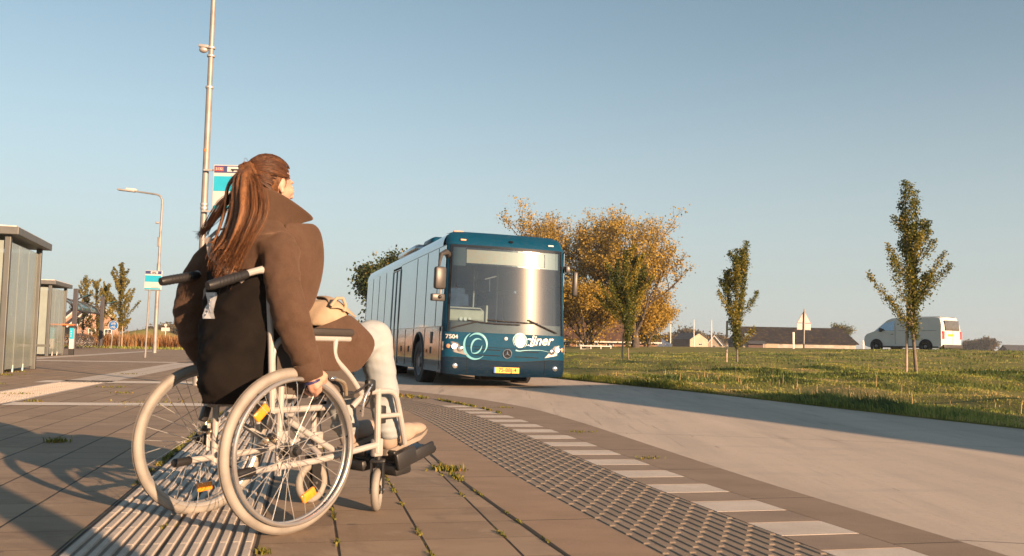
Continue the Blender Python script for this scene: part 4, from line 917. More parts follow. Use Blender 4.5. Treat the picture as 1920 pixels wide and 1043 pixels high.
# roof
mb=MB(); rows=[]
def rx(z): return Wz(z)
prof=[(-Wz(2.80),2.80),(-Wz(2.9),2.9),(-Wz(2.98),2.98),(-Wz(3.05),3.05),(-Wz(3.10)+.02,3.10),(-.90,3.135),(0,3.15),(.90,3.135),(Wz(3.10)-.02,3.10),(Wz(3.05),3.05),(Wz(2.98),2.98),(Wz(2.9),2.9),(Wz(2.80),2.80)]
for i in range(33):
    y=.62+(BL_-.62)*i/32; rows.append([(x,y,z-(.05 if i==32 else 0)) for x,z in prof])
mb.grid(rows); mb.build('roof',M_SIL,bus,smooth=40)
mb=MB()   # front roof cap in teal
rows=[]
for i in range(9):
    z=2.80+.335*i/8; rows.append([FP(x,z,.0) for x in xs(Wz(min(z,2.95)) if z<2.95 else Wz(z),22)])
rows.append([Vector((x,.66,min(zz,3.15))) for x,zz in [(-Wz(3.0)+.00,3.04)]*0+[(x,3.15-.05*(abs(x)/1.1)**4) for x in xs(Wz(3.0),22)]])
mb.grid(rows); mb.build('roof_cap',M_TEAL,bus,smooth=50)
mb=MB(); mb.grid([[(x,BL_-.02+.0*z,z) for x in (-Wz(z),0,Wz(z))] for z in (.3,1,2,2.9,3.08)]); mb.build('rear_wall',M_SIL,bus,smooth=30)
# lower front
mb=MB(); mb.grid(fpatch(0,0,.72,1.10,0,30,6,lambda z:(-Wz(z),Wz(z)))); mb.build('front_panel',M_TEAL,bus,smooth=50)
def chin(x): return .60+.0*x-.055*(1-min(1,abs(x)/.85)**2)
mb=MB(); rows=[]
for i in range(7):
    rows.append([FP(x,(.25+.03*(abs(x)/1.27)**2)+(chin(x)-.25-.03*(abs(x)/1.27)**2)*i/6,.004) for x in xs(BW,30)])
mb.grid(rows); mb.build('bumper',M_NAVY,bus,smooth=50)
mb=MB(); mb.grid([[FP(x,chin(x)+(.72-chin(x))*i/3,.001) for x in xs(BW,30)] for i in range(4)]); mb.build('grille_panel',M_TEAL,bus,smooth=50)
mb=MB(); fstrip(mb,[(x,chin(x)+.003) for x in np.linspace(-1.22,1.22,31)],.012,.008); fstrip(mb,[(x,.835-.05*(x+1)/2) for x in np.linspace(-1.0,.95,21)],.008,.005)
for z,L in ((.775,.62),(.665,.62)):
    for a,b in ((-.66,-.14),(.16,.66)): fstrip(mb,[(x,z-.02*(x+.6)/1.2) for x in np.linspace(a,b,9)],.016,.006)
mb.build('panel_gap',M_MASK,bus,smooth=0)
for sx in (-1,1):
    mb=MB(); fstrip(mb,[(sx*.80,z) for z in np.linspace(.29,.60,5)],.008,.008); mb.build('bumper_gap',M_MASK,bus,smooth=0)
# side walls of the front corner, A-pillars
for sg in (-1,1):
    mb=MB(); rows=[]
    for i in range(10):
        z=1.10+(2.82-1.10)*i/9; W_=Wz(z); a=[FP(sg*(W_-.105+.10*k/4),z,0) for k in range(5)]; a+= [Vector((sg*W_,FY(W_,z)+.06,z)),Vector((sg*W_,.72,z))]; rows.append(a)
    mb.grid(rows); mb.build('front_pillar',M_TEAL,bus,smooth=40,solid=.02)
    mb=MB(); rows=[[ (sg*Wz(z),y,z) for y in (.24,.27)] for z in (.3,.7,1.1)]; mb.grid(rows); mb.build('corner_strip',M_TEAL,bus,smooth=0)
# windshield: glass with a black ceramic rim
rowsW=[]
for i in range(13):
    z=1.10+(2.83-1.10)*i/12; rowsW.append([FP(x,z,.006) for x in [(-1+2*j/28)*(Wz(z)-.085) for j in range(29)]])
mb=MB(); mb.grid(rowsW); mb.build('windshield',M_WS,bus,smooth=60)
mb=MB()
for sg in (-1,1): fstrip(mb,[(sg*(Wz(z)-.095),z) for z in np.linspace(1.1,2.83,12)],.035,.010)
fstrip(mb,[(x,2.815) for x in np.linspace(-1.16,1.16,25)],.045,.010)
mb.build('windshield_rim',M_MASK,bus,smooth=40)
# dark band at the foot of the glass and the sun blind areas inside
mb=MB(); rows=[[FP(x,z,-.02) for x in np.linspace(-1.17,1.17,25)] for z in (1.08,1.18,1.30)]; rows.append([Vector((x,.85,1.34)) for x in np.linspace(-1.17,1.17,25)]); rows.append([Vector((x,.85,.6)) for x in np.linspace(-1.17,1.17,25)]); mb.grid(rows); mb.build('dashboard',mat('dashboard',(.055,.05,.047),.55,var=.2,bump=.3,bs=90),bus,smooth=40)
mb=MB(); rows=[[FP(x,z,-.035) for x in np.linspace(-1.17,-.86,6)] for z in (2.42,2.60,2.80)]; mb.grid(rows); mb.build('black_screen',mat('screen_dark',(.014,.03,.04),.35,var=.1),bus,smooth=0,solid=.02)
mb=MB(); rows=[[FP(x,z,-.035) for x in np.linspace(.80,1.17,6)] for z in (2.45,2.60,2.80)]; mb.grid(rows); mb.build('black_screen',bpy.data.materials['screen_dark'],bus,smooth=0,solid=.02)
def dispmat():
    m,nt,out=newmat('destination_display'); N=NT(nt); v=N.obj(); c=N.mix(N.mapr(N.noise(N.obj((9,1,16)),1,2),.50,.56,0,.55),(.36,.31,.25),(.42,.27,.19)); N.pbsdf(out,c,.4); return m
MB().grid([[FP(x,z,-.03) for x in np.linspace(-.85,.78,15)] for z in (2.48,2.62,2.75)]).build('destination_display',dispmat(),bus,smooth=0,solid=.02)
mb=MB(); fstrip(mb,[(x,2.462) for x in np.linspace(-.87,.80,15)],.02,-.025); fstrip(mb,[(x,2.765) for x in np.linspace(-.87,.80,15)],.02,-.025)
mb.build('display_frame',M_MASK,bus,smooth=0)
# floor, ceiling, interior
MB().box((0,6.2,.82),(2.4,11.2,.08)).build('cabin_floor',M_UND,bus,smooth=0); MB().box((0,6.5,2.72),(2.36,11.2,.06)).build('cabin_ceiling',mat('cabin_ceiling',(.30,.31,.31),.7,var=.05),bus,smooth=0)
MB().box((0,6.3,.45),(1.5,11.0,.34)).build('chassis',M_UND,bus,smooth=0)
for y in (0.9,): MB().box((.15,y,.24),(1.0,.5,.18),bev=.03).build('tow_cover',M_UND,bus,smooth=0)
def seat(x,y,z=.86,w=.44,mt=None):
    o=MB(); o.box((x,y,z+.42),(w,.44,.12),bev=.04); o.box((x,y+.22,z+.78),(w,.11,.72),bev=.045,rx=-.12); o.box((x,y+.27,z+1.18),(w*.7,.1,.16),bev=.04,rx=-.12); o.box((x,y,z+.18),(.1,.3,.4)); return o.build('passenger_seat',mt or M_SEAT,bus,smooth=40)
for r_ in range(8):
    for x in (-.98,-.52,.55,1.0): seat(x,2.9+.95*r_)
ds=seat(-.72,1.25,.80,.52); ds.name='driver_seat'
MB().box((-.28,1.15,1.25),(.05,1.1,.85),bev=.02).build('driver_partition',M_CAB,bus,smooth=0); MB().box((-.75,.62,1.44),(.75,.35,.24),bev=.05).build('instrument_hood',M_CAB,bus,smooth=0)
MB().tube([(-1.15,.62,1.60),(-.42,.62,1.60),(-.35,.62,1.54),(-.35,.62,1.34)],.017,8).build('cab_rail',M_ALU,bus)
mb=MB(); 
for x in (-.86,-.77,-.68): mb.lathe([(0,-.004),(.035,-.004),(.035,.01),(0,.01)],(x,.42,1.37),'Y',14)
mb.build('gauge',M_WPL,bus,smooth=0)
MB().ring((-.70,.62,1.47),.21,.018,'Z',30,8,M=Matrix.Rotation(R(55),3,'X')).build('steering_wheel',M_RUB,bus)
for (x,y) in ((-.25,1.9),(.28,1.9),(-.25,3.8),(.28,3.8),(-.25,5.9),(.28,5.9),(.95,1.2),(.72,.95)): MB().tube([(x,y,.86),(x,y,2.7)],.02,8).build('grab_pole',mat('grab_pole',(.50,.55,.30),.4,var=0) if x>.6 else M_ALU,bus)
MB().box((1.05,1.6,1.5),(.08,.9,1.3),bev=.02).build('door_screen',M_CAB,bus,smooth=0)
# side windows with seams, door
def sidepanel(name,y0,y1,z0,z1,mt,d=.006,sg=-1,th=.0):
    rows=[[(sg*(Wz(z)+d),y,z) for y in np.linspace(y0,y1,6)] for z in np.linspace(z0,z1,6)]; return MB().grid(rows).build(name,mt,bus,smooth=0,solid=th or .01)
M_SWG=paint('side_window_gloss',(.13,.17,.20),.06,.2,1.0,dust=.05,spec=.9)
M_SWR=mat('reflective_side_glass',(.40,.46,.50),.05,.85,var=.05,vs=.8)
M_SW2=glassmat('passenger_glass',(.20,.24,.26),1,.03,.72)
for sg in (-1,1):
    ycuts=[.30,.95,2.1,3.3,5.55,6.75,8.0,9.3,10.6,11.95]
    for i,(a,b) in enumerate(zip(ycuts[:-1],ycuts[1:])):
        if i==4:
            for q in range(2): dd=sidepanel('door',a+.02+q*.59,a+.59+q*.59-.01,1.205,2.72,M_SWR if sg<0 else M_SW2,.006,sg); 
            mb=MB(); 
            for y in (a+.02,a+.60,b-.02): mb.tube([(sg*(Wz(.36)+.018),y,.36),(sg*(Wz(1.5)+.018),y,1.5),(sg*(Wz(2.72)+.018),y,2.72)],.014,6)
            mb.tube([(sg*(Wz(2.72)+.018),a,2.72),(sg*(Wz(2.72)+.018),b,2.72)],.014,6); mb.build('door_frame',M_SIL,bus); continue
        sidepanel('side_window',a+.004,b-.004,1.205,2.81,M_SWR if sg<0 else M_SW2,.004,sg)
    mb=MB()
    for yy in ycuts[1:-1]: mb.tube([(sg*(Wz(zz)+.006),yy,zz) for zz in (1.21,1.8,2.4,2.8)],.006,4)
    mb.build('pane_joint',M_MASK,bus)
    # window line, top rail
    for z in (1.20,2.82): MB().tube([(sg*(Wz(z)+.003),y,z) for y in (.3,5.5)],.008,5).build('window_seal',M_MASK,bus)
    MB().tube([(sg*(Wz(1.2)+.003),y,1.2) for y in (6.8,12)],.008,5).build('window_seal',M_MASK,bus)
    # service hatches, latches, side lamps
    for yy in (.45,2.0,3.35,4.4,5.5,6.8,7.5,8.85,10.2,11.6): MB().tube([(sg*(BW+.001),yy,.34),(sg*(BW+.001),yy,1.18)],.005,4).build('hatch_seam',M_MASK,bus)
    for y in (3.9,4.9,7.2,1.3): MB().box((sg*(BW+.008),y,.72),(.02,.05,.14),bev=.006).build('latch',M_DPL,bus,smooth=0)
    MB().box((sg*(BW+.01),1.75,.70),(.025,.14,.07),bev=.01).build('side_lamp',mat('amber_lens',(.55,.16,.02),.3,var=0),bus,smooth=0); MB().box((sg*(BW+.006),1.25,.98),(.02,.16,.24),bev=.01).build('fuel_flap',M_DPL,bus,smooth=0)
# wheels
def tyre_prof(r,w): return [(r*.62,-w/2),(r*.80,-w/2),(r*.94,-w/2*.98),(r*.985,-w/2*.85),(r,-w/2*.6),(r,w/2*.6),(r*.985,w/2*.85),(r*.94,w/2*.98),(r*.80,w/2),(r*.62,w/2)]
def wheel(parent,x,y,z,r,w,rim,steer=0,axis='X',sg=-1):
    e=empty('wheel',(x,y,z),0); e.parent=parent; e.rotation_euler.z=steer
    MB().lathe(tyre_prof(r,w),axis=axis,n=36).build('tyre',M_RUB,e); q=-sg
    rr_=MB(); rr_.lathe([(r*.63,-w*.46*q),(r*.60,-w*.40*q),(r*.50,-w*.25*q),(r*.45,-w*.28*q),(r*.25,-w*.36*q),(r*.22,-w*.48*q),(0,-w*.5*q)] ,axis=axis,n=30); rr_.build('rim',rim,e); return e
M_RIM=mat('wheel_rim',(.16,.16,.17),.45,.5,var=.2)
for sg in (-1,1):
    for (y,_) in AR: 
        wheel(bus,sg*1.10,y,.47+sg*.021,.49,.31 if y<5 else .34,M_RIM,R(3) if y<5 else 0,'X',sg)
        if y>5: wheel(bus,sg*.72,y,.47+sg*.014,.49,.3,M_RIM,0,'X',sg)
        MB().box((sg*.95,y,.95),(.58,1.18,.9)).build('wheel_housing',M_UND,bus,smooth=0) if False else None
# headlights
M_LENS=mat('headlight_shell',(.28,.27,.26),.25,.35,var=.05); M_HL=mat('reflector_bowl',(.8,.78,.75),.12,.9,var=0); M_AMB=mat('amber',(.65,.32,.18),.3,var=.05)
def lampmat(name,c,e):
    m,nt,out=newmat(name); N=NT(nt); N.pbsdf(out,c,.2,Emission_Color=(*c,1),Emission_Strength=e); return m
M_LIT=lampmat('lit_lamp',(1,.93,.8),1.6)
for sg in (-1,1):
    o=.0; pts=[(sg*(Wz(.8)-.012),.90),(sg*1.10,.905),(sg*1.00,.885),(sg*.80,.66),(sg*.79,.645),(sg*1.05,.70),(sg*(Wz(.75)-.012),.735)]
    mb=MB(); fpoly(mb,pts,.014,.02); hl=mb.build('headlight',M_LENS,bus,smooth=0)
    for i,(x,z,r) in enumerate(((1.165,.82,.042),(1.06,.815,.052),(.945,.775,.050))):
        p_=FP(sg*x,z,.016); w=.006; M=Matrix.Rotation(math.atan2(-(FY(sg*x+.01,z)-FY(sg*x-.01,z)),.02)*-1,3,'Z')
        MB().lathe([(r,-.014),(r*1.12,-.012),(r*1.16,.0),(r*1.16,.01)],p_,'Y',20,M=M).build('lamp_ring',M_CHR,hl)
        MB().lathe([(0,-.012),(r*.6,-.010),(r,-.002),(r,.01)],p_,'Y',20,M=M).build('lamp_lens',[M_AMB,M_LIT,M_HL][i] ,hl)
    p_=FP(sg*1.03,.44,.006); MB().lathe([(0,-.016),(.04,-.014),(.052,-.006),(.055,.012)],p_,'Y',20).build('fog_lamp',M_LIT if False else M_HL,bus)
    # marker lamps on the roof cap
    MB().box(FP(sg*.92,2.93,.012),(.12,.05,.035),bev=.01).build('marker_lamp',M_AMB if sg<0 else M_WPL,bus,smooth=0)
MB().box(FP(-.95,3.10,.02)+Vector((0,.12,.02)),(.2,.1,.03),bev=.01).build('roof_beacon',M_AMB,bus,smooth=0)
mb=MB(); mb.ell(FP(.06,2.95,.01),(.05,.05,.03)); mb.build('roof_camera',M_MASK,bus)
# emblem, plate, decals
c_=FP(.0,.705,.012); mb=MB(); mb.ring(c_,.088,.011,'Y',32,8)
for a in (90,210,330): mb.add([c_+Vector((.085*math.cos(R(a)),-.006,.085*math.sin(R(a)))),c_+Vector((.016*math.cos(R(a+90)),-.006,.016*math.sin(R(a+90)))),c_+Vector((0,-.018,0)),c_+Vector((.016*math.cos(R(a-90)),-.006,.016*math.sin(R(a-90))))],[(0,1,2),(0,2,3),(0,3,1)])
mb.build('star_emblem',M_CHR,bus); MB().lathe([(0,0),(.084,0)],c_+Vector((0,.004,0)),'Y',24).build('emblem_back',M_MASK,bus,smooth=0)
pc=FP(0,.385,.014); pl=MB().box(pc,(.52,.012,.115),bev=.004).build('number_plate',M_YEL,bus,smooth=0); MB().box(pc+Vector((-.243,-.0075,0)),(.035,.004,.112)).build('blue_strip',M_NV if False else mat('plate_blue',(.02,.12,.45),.4,var=0),pl,smooth=0); text('75-BBJ-4',.105,pc+Vector((.018,-.0078,0)),M_BLK,pl,'plate_number',bold=.0015)
mb=MB(); fstrip(mb,[(-.38,.33),(-.34,.46),(.34,.46),(.38,.33)],.012,.008); mb.build('plate_recess_edge',M_MASK,bus,smooth=0)
def wrap_text(s,size,x,z,mt,name,shear=0,bold=0,d=.012,sx=1.0,align='CENTER',slope=0):
    o=text(s,size,(0,0,0),mt,bus,name,rx=0,shear=shear,depth=.0,bold=bold,align=align)
    bm=bmesh.new(); bm.from_mesh(o.data); bmesh.ops.triangulate(bm,faces=bm.faces)
    for v in bm.verts: v.co=FP(x+v.co.x*sx,z+v.co.y+slope*v.co.x,d)
    bm.to_mesh(o.data); bm.free(); return o
wrap_text('7504',.115,-1.105,1.0,M_WD2,'fleet_number',bold=.003)
wrap_text('liner',.27,.70,.985,M_WD2,'script_lettering',shear=.35,bold=.006,sx=1.0,slope=.04)
mb=MB(); fpoly(mb,[(.26+.125*math.cos(a),.965+.135*math.sin(a)) for a in np.linspace(0,2*PI,28,endpoint=False)],.0125,.004); mb.build('round_letter',mat('decal_pale',(.25,.34,.37),.4,var=.1,vs=5),bus,smooth=0)
mb=MB(); fstrip(mb,[(.26+.145*math.cos(a),.965+.15*math.sin(a)) for a in np.linspace(-.9,3.8,28)],lambda t:.006+.022*math.sin(PI*t),.0135); fstrip(mb,[(.26+.10*math.cos(a)+.0,.80+.03*math.sin(a)) for a in np.linspace(3.6,4.7,6)]+[(.35,.785),(.5,.795),(.7,.80),(.93,.765)],lambda t:.030*(1-t)+.006,.0135); mb.build('swoosh_underline',M_CYD,bus,smooth=0)
mb=MB(); mb.ell(FP(-.03,1.0,.014),(.038,.01,.035)); mb.build('round_badge',M_WPL,bus)
def arc(cx,cz,r,a0,a1,rz=1,n=26): return [(cx+r*math.cos(R(a)),cz+r*rz*math.sin(R(a))) for a in np.linspace(a0,a1,n)]
mb=MB(); cx,cz=-.635,.85
fstrip(mb,arc(cx-.005,cz-.005,.232,118,312,1.14),lambda t:.008+.042*math.sin(PI*min(1,t*1.05)),.0135)
fstrip(mb,arc(cx+.02,cz+.02,.195,140,-48,1.08),lambda t:.010+.036*math.sin(PI*t),.0135)
fstrip(mb,arc(cx+.04,cz-.055,.135,60,215,1.35,18),lambda t:.006+.03*math.sin(PI*t),.0135)
fstrip(mb,arc(cx-.03,cz+.03,.15,250,352,1.25,16),lambda t:.006+.026*math.sin(PI*t),.0135)
mb.build('swirl_logo',M_CYD,bus,smooth=0)
# wipers
mb=MB(); wz=[(-1.13,1.17),(-.9,1.235),(-.62,1.315)]; mb.tube([FP(x,z,.035) for x,z in wz],.014,6); mb.tube([FP(x,z,.03) for x,z in ((-.80,1.335),(-.5,1.30),(-.2,1.285),(.25,1.285))],.013,6); mb.build('wiper',M_DPL,bus)
mb=MB(); mb.tube([FP(x,z,.035) for x,z in ((1.05,1.15),(.7,1.28),(.42,1.39))],.014,6); mb.tube([FP(x,z,.03) for x,z in ((-.42,1.36),(-.1,1.34),(.35,1.33),(.62,1.33))],.013,6); mb.build('wiper',M_DPL,bus)
# mirrors
mm=empty('mirror_assembly',(0,0,0)); mm.parent=bus; W0=Wz(2.6)
MB().tube([(-W0+.05,.30,2.62),(-W0-.03,.15,2.66),(-W0-.15,.02,2.60),(-W0-.19,-.03,2.45),(-W0-.19,-.03,2.36)],[.07,.06,.045,.03,.02],10).build('mirror_arm',M_BRZ,mm); MB().box((-W0-.17,-.02,2.13),(.24,.14,.44),bev=.05,rz=.25).build('mirror_housing',M_BRZ,mm,smooth=40); MB().tube([(-W0-.14,.0,1.92),(-W0-.13,.02,1.78)],.018,6).build('mirror_rod',M_ALU,mm); MB().box((-W0-.19,.02,1.75),(.27,.12,.14),bev=.02,rz=.2).build('wide_angle_mirror',M_BRZ,mm,smooth=40); MB().ell((-W0-.16,-.05,1.76),(.035,.02,.035)).build('small_camera',M_MASK,mm)
mm=empty('mirror_assembly',(0,0,0)); mm.parent=bus
MB().tube([(W0-.03,.30,2.50),(W0+.08,.2,2.52),(W0+.17,.1,2.50)],[.04,.03,.02],8).build('mirror_arm',M_BRZ,mm); MB().box((W0+.05,.22,2.48),(.1,.1,.13),bev=.02).build('mirror_mount',M_BRZ,mm,smooth=40); MB().box((W0+.18,.1,2.18),(.11,.10,.50),bev=.04).build('mirror_housing',M_BRZ,mm,smooth=40)
# roof unit
MB().box((-.25,3.6,3.20),(1.5,1.1,.24),bev=.10).build('roof_unit',M_TEAL,bus,smooth=50); MB().box((-.2,5.6,3.16),(1.9,2.6,.2),bev=.09).build('roof_unit',M_SIL,bus,smooth=50)
# ================================================================== the van
M_VW=paint('van_white',(.60,.60,.58),.35,0,.5,dust=.12)
p=at(1719,650,50.5); van=empty('white_van',(p.x,51.2,gz(p.x,51)-.12),R(123),label='white delivery van driving away along the top of the bank',cat='van')
# local: +x forward, y left
prof=[(2.40,.35),(2.45,.62),(2.41,.88),(2.25,1.04),(1.75,1.20),(.98,1.84),(.70,1.94),(.0,1.99),(-2.0,1.98),(-2.30,1.93),(-2.42,1.55),(-2.46,1.0),(-2.46,.38),(-2.3,.27),(2.2,.27)]
def vy(z): return .95-.02*max(0,(.6-z))-.17*sm((z-1.05)/.95)**1.0*.9
mb=MB(); n=len(prof)
ysec=[-1,-.9,-.55,0,.55,.9,1]; rows=[]
for s_ in ysec:
    k=1-.035*abs(s_)**6
    rows.append([((x*k),s_*vy(z),(z-.9)*k+.9) for x,z in prof+[prof[0]]])
mb.grid(rows)
for i,s_ in ((0,-1),(len(ysec)-1,1)):
    k=1-.035; mb.add([(x*k,s_*vy(z),(z-.9)*k+.9) for x,z in prof],[tuple(range(n))])
vb=mb.build('body',M_VW,van,smooth=50)
def vside(name,pts,mt,sg,d=.012,par=None):
    A=[(x,sg*(vy(z)+d),z) for x,z in pts]; B=[(x,sg*(vy(z)-.03),z) for x,z in pts]; n=len(pts); return MB().add(A+B,[tuple(range(n)),tuple(range(n,2*n))]+[(i,(i+1)%n,(i+1)%n+n,i+n) for i in range(n)]).build(name,mt,par or van,smooth=0)
for sg in (-1,1):
    vside('side_window',[(1.58,1.22),(1.02,1.72),(.46,1.80),(.46,1.22)],M_SWR,sg,.004)
    vside('sill_trim',[(1.9,.30),(1.9,.36),(-2.2,.36),(-2.2,.30)],M_DPL,sg,.012)
    for x in (1.55,-1.48):
        mb=MB(); mb.lathe([(0,-.01),(.395,-.01),(.395,.02),(0,.02)],(x,sg*.955,.36),'Y',28); mb.build('wheel_arch',M_UND,van,smooth=0); wheel(van,x,sg*.90,.34,.33,.22,M_RIM,0,'Y',sg)  # flat dark disc stands in for the shade of the wheel recess
    for x in (.36,-.85): MB().box((x,sg*(vy(1.0)+.0),1.1),(.012,.006,1.3)).build('door_seam',M_MASK,van,smooth=0)
    MB().box((-.95,sg*(vy(1.2)+.001),1.22),(2.3,.008,.012)).build('door_rail',M_MASK,van,smooth=0); MB().box((.55,sg*(vy(1.05)+.012),1.02),(.16,.02,.03)).build('door_handle',M_DPL,van,smooth=0)
    MB().box((1.22,sg*1.06,1.26),(.10,.2,.22),bev=.03).build('wing_mirror',M_DPL,van,smooth=40)
    MB().box((-2.43,sg*.81,.98),(.06,.14,.42),bev=.01).build('tail_lamp',lampmat('tail_lamp',(.75,.04,.04),.6),van,smooth=0); MB().box((2.27,sg*.70,.82),(.2,.3,.16),bev=.03,rz=sg*-.25).build('headlight',M_LENS,van,smooth=0)
    MB().box((-.9,sg*.70,1.975),(2.6,.03,.03)).build('roof_rail',M_VW,van,smooth=0)
MB().box((-2.43,0,1.5),(.05,1.30,.55),bev=.02,ry=.1).build('rear_window',mat('van_rear_glass',(.10,.10,.095),.15,var=.15,spec=.8),van,smooth=40); MB().box((-2.46,0,.36),(.12,1.75,.22),bev=.04).build('rear_bumper',M_BRZ,van,smooth=40); MB().box((-2.46,.18,.98),(.03,.5,.12),bev=.004).build('number_plate',M_YEL,van,smooth=0)
MB().box((-2.465,0,.72),(.01,.008,1.0)).build('rear_door_seam',M_MASK,van,smooth=0)
MB().add([(1.73,-.78,1.23),(1.73,.78,1.23),(1.04,.68,1.80),(1.04,-.68,1.80)]+[(1.67,-.78,1.16),(1.67,.78,1.16),(.98,.68,1.74),(.98,-.68,1.74)],[(0,1,2,3),(4,5,6,7),(0,1,5,4),(1,2,6,5),(2,3,7,6),(3,0,4,7)]).build('windscreen',M_GLD,van,smooth=0)
# a parked car far away by the farmhouse
p=at(1227,650,110); car=empty('parked_car',(p.x,110,gz(p.x,110)-.25),R(20),label='small dark blue car parked far away right of the farmhouse',cat='car')
mb=MB(); rows=[]; cp_=[(2.0,.3),(2.05,.65),(1.2,.88),(.55,1.35),(-.9,1.38),(-1.6,.95),(-2.0,.85),(-2.0,.3)]
for s_ in (-1,-.8,.8,1): rows.append([(x*(1-.05*(abs(s_)>.9)),s_*(.85-.15*sm((z-.8)/.6)),z) for x,z in cp_+[cp_[0]]])
mb.grid(rows); 
for s_ in (-1,1): mb.add([(x*.95,s_*(.85-.15*sm((z-.8)/.6)),z) for x,z in cp_],[tuple(range(len(cp_)))])
mb.build('body',paint('car_blue',(.03,.06,.12),.2),car,smooth=40); MB().box((-.15,0,1.12),(1.5,1.56,.3),bev=.08).build('side_window',M_GLD,car,smooth=40)
for x in (1.25,-1.25):
    for sg in (-1,1): wheel(car,x,sg*.75,.3,.31,.2,M_RIM,0,'Y',sg)
# ================================================================== the wheelchair
CO=(-1.02,3.54,0); CA=R(51.5)
M_FRM=mat('cream_frame',(.36,.345,.33),.36,.0,var=.06,vs=12,spec=.5); M_TYR=mat('pale_rubber',(.265,.245,.215),.62,var=.16,vs=9,bump=.15,bs=60); M_HRM=mat('hand_rim_metal',(.50,.48,.46),.28,.75,var=.08,vs=12); M_RMM=mat('rim_metal',(.46,.45,.43),.35,.6,var=.1)
M_SPK=mat('spoke_steel',(.62,.60,.56),.3,.7,var=.05); M_HUB=mat('black_plastic',(.02,.02,.021),.4,var=.2); M_ORF=mat('orange_reflector',(.85,.28,.02),.22,var=.15,vs=60,spec=.8); M_NYL=mat('black_nylon',(.0085,.0062,.005),.9,var=.35,vs=7,bump=.35,bs=160,bd=.002,spec=.2); M_LBL=mat('white_label',(.50,.52,.54),.6,var=.1,vs=30); M_ARM=mat('armrest_foam',(.035,.03,.026),.7,var=.2,bump=.2,bs=80); M_PNL=mat('side_guard',(.060,.048,.040),.6,var=.1); M_LVR=mat('bronze_lever',(.62,.50,.36),.25,.8,var=.1)
wc=empty('wheelchair',CO,CA,label='cream framed wheelchair with big grey tyres and orange spoke reflectors',cat='wheelchair')
WR=.300
def bigwheel(y,sg,rot,refl):
    w=empty('wheel',(0,y,WR)); w.parent=wc; w.rotation_euler.y=rot
    tb=MB(); pr=[]
    for k in range(14):
        a=2*PI*k/14; pr.append((.282+.0185*math.cos(a),.0185*math.sin(a)))
    tb.ring((0,0,0),.2815,.0190,'Y',72,14); tb.build('tyre',M_TYR,w)
    # flat tread blocks seen on the rubber: two fine grooves
    mb=MB(); 
    for yy in (-.006,.006): mb.ring((0,yy,0),.3001,.0011,'Y',72,4)
    mb.build('tread_groove',mat('groove',(.19,.16,.13),.8,var=0) if 'groove' not in bpy.data.materials else bpy.data.materials['groove'],w)
    mb=MB(); mb.lathe([(.262,-.011),(.268,-.013),(.272,-.009),(.266,.0),(.272,.009),(.268,.013),(.262,.011),(.256,.006),(.256,-.006),(.262,-.011)],axis='Y',n=72); mb.build('rim',M_RMM,w)
    mb=MB(); mb.ring((0,sg*.033,0),.262,.0085,'Y',72,10); hr=mb.build('hand_rim',M_HRM,w)
    for k in range(6):
        a=2*PI*k/6+.2; MB().tube([(.262*math.cos(a),sg*.033,.262*math.sin(a)),(.263*math.cos(a),sg*.008,.263*math.sin(a))],.0045,6).build('hand_rim_clip',M_HUB,w)
    MB().lathe([(0,-.034),(.012,-.034),(.015,-.030),(.024,-.028),(.025,-.022),(.016,-.018),(.016,.018),(.025,.022),(.024,.028),(.015,.030),(.013,.052),(.0,.054)],(0,0,0),'Y',20,M=Matrix.Scale(sg,3,(0,1,0))).build('hub',M_HUB,w)
    n=32
    for k in range(n):
        a=2*PI*k/n; s=1 if k%2 else -1; tw=.42*(1 if (k//2)%2 else -1)
        p0=(.022*math.cos(a+tw*2.6),s*.024,.022*math.sin(a+tw*2.6)); p1=(.258*math.cos(a),s*.002,.258*math.sin(a))
        MB().tube([p0,p1],.00125,5,caps=False).build('spoke',M_SPK,w,fixn=False)
        MB().tube([(p1[0]*.945,p1[1]+s*.001,p1[2]*.945),(p1[0]*.998,p1[1],p1[2]*.998)],.0026,5).build('nipple',M_CHR,w,fixn=False) if k%4==0 else None
    for a in refl:
        a_=R(a)+rot; mb=MB(); M=Matrix.Rotation(-(a_)+PI/2 ,3,'Y'); mb.box((0,0,0),(.068,.014,.036),bev=.0069); mb.v=[tuple(M@Vector(v)+Vector((.195*math.cos(a_),0,.195*math.sin(a_)))) for v in mb.v]; mb.build('reflector',M_ORF,w,smooth=40)
    return w
bigwheel(-.28,-1,R(4),(133,-62)); bigwheel(.28,1,R(-9),(95-180,48))
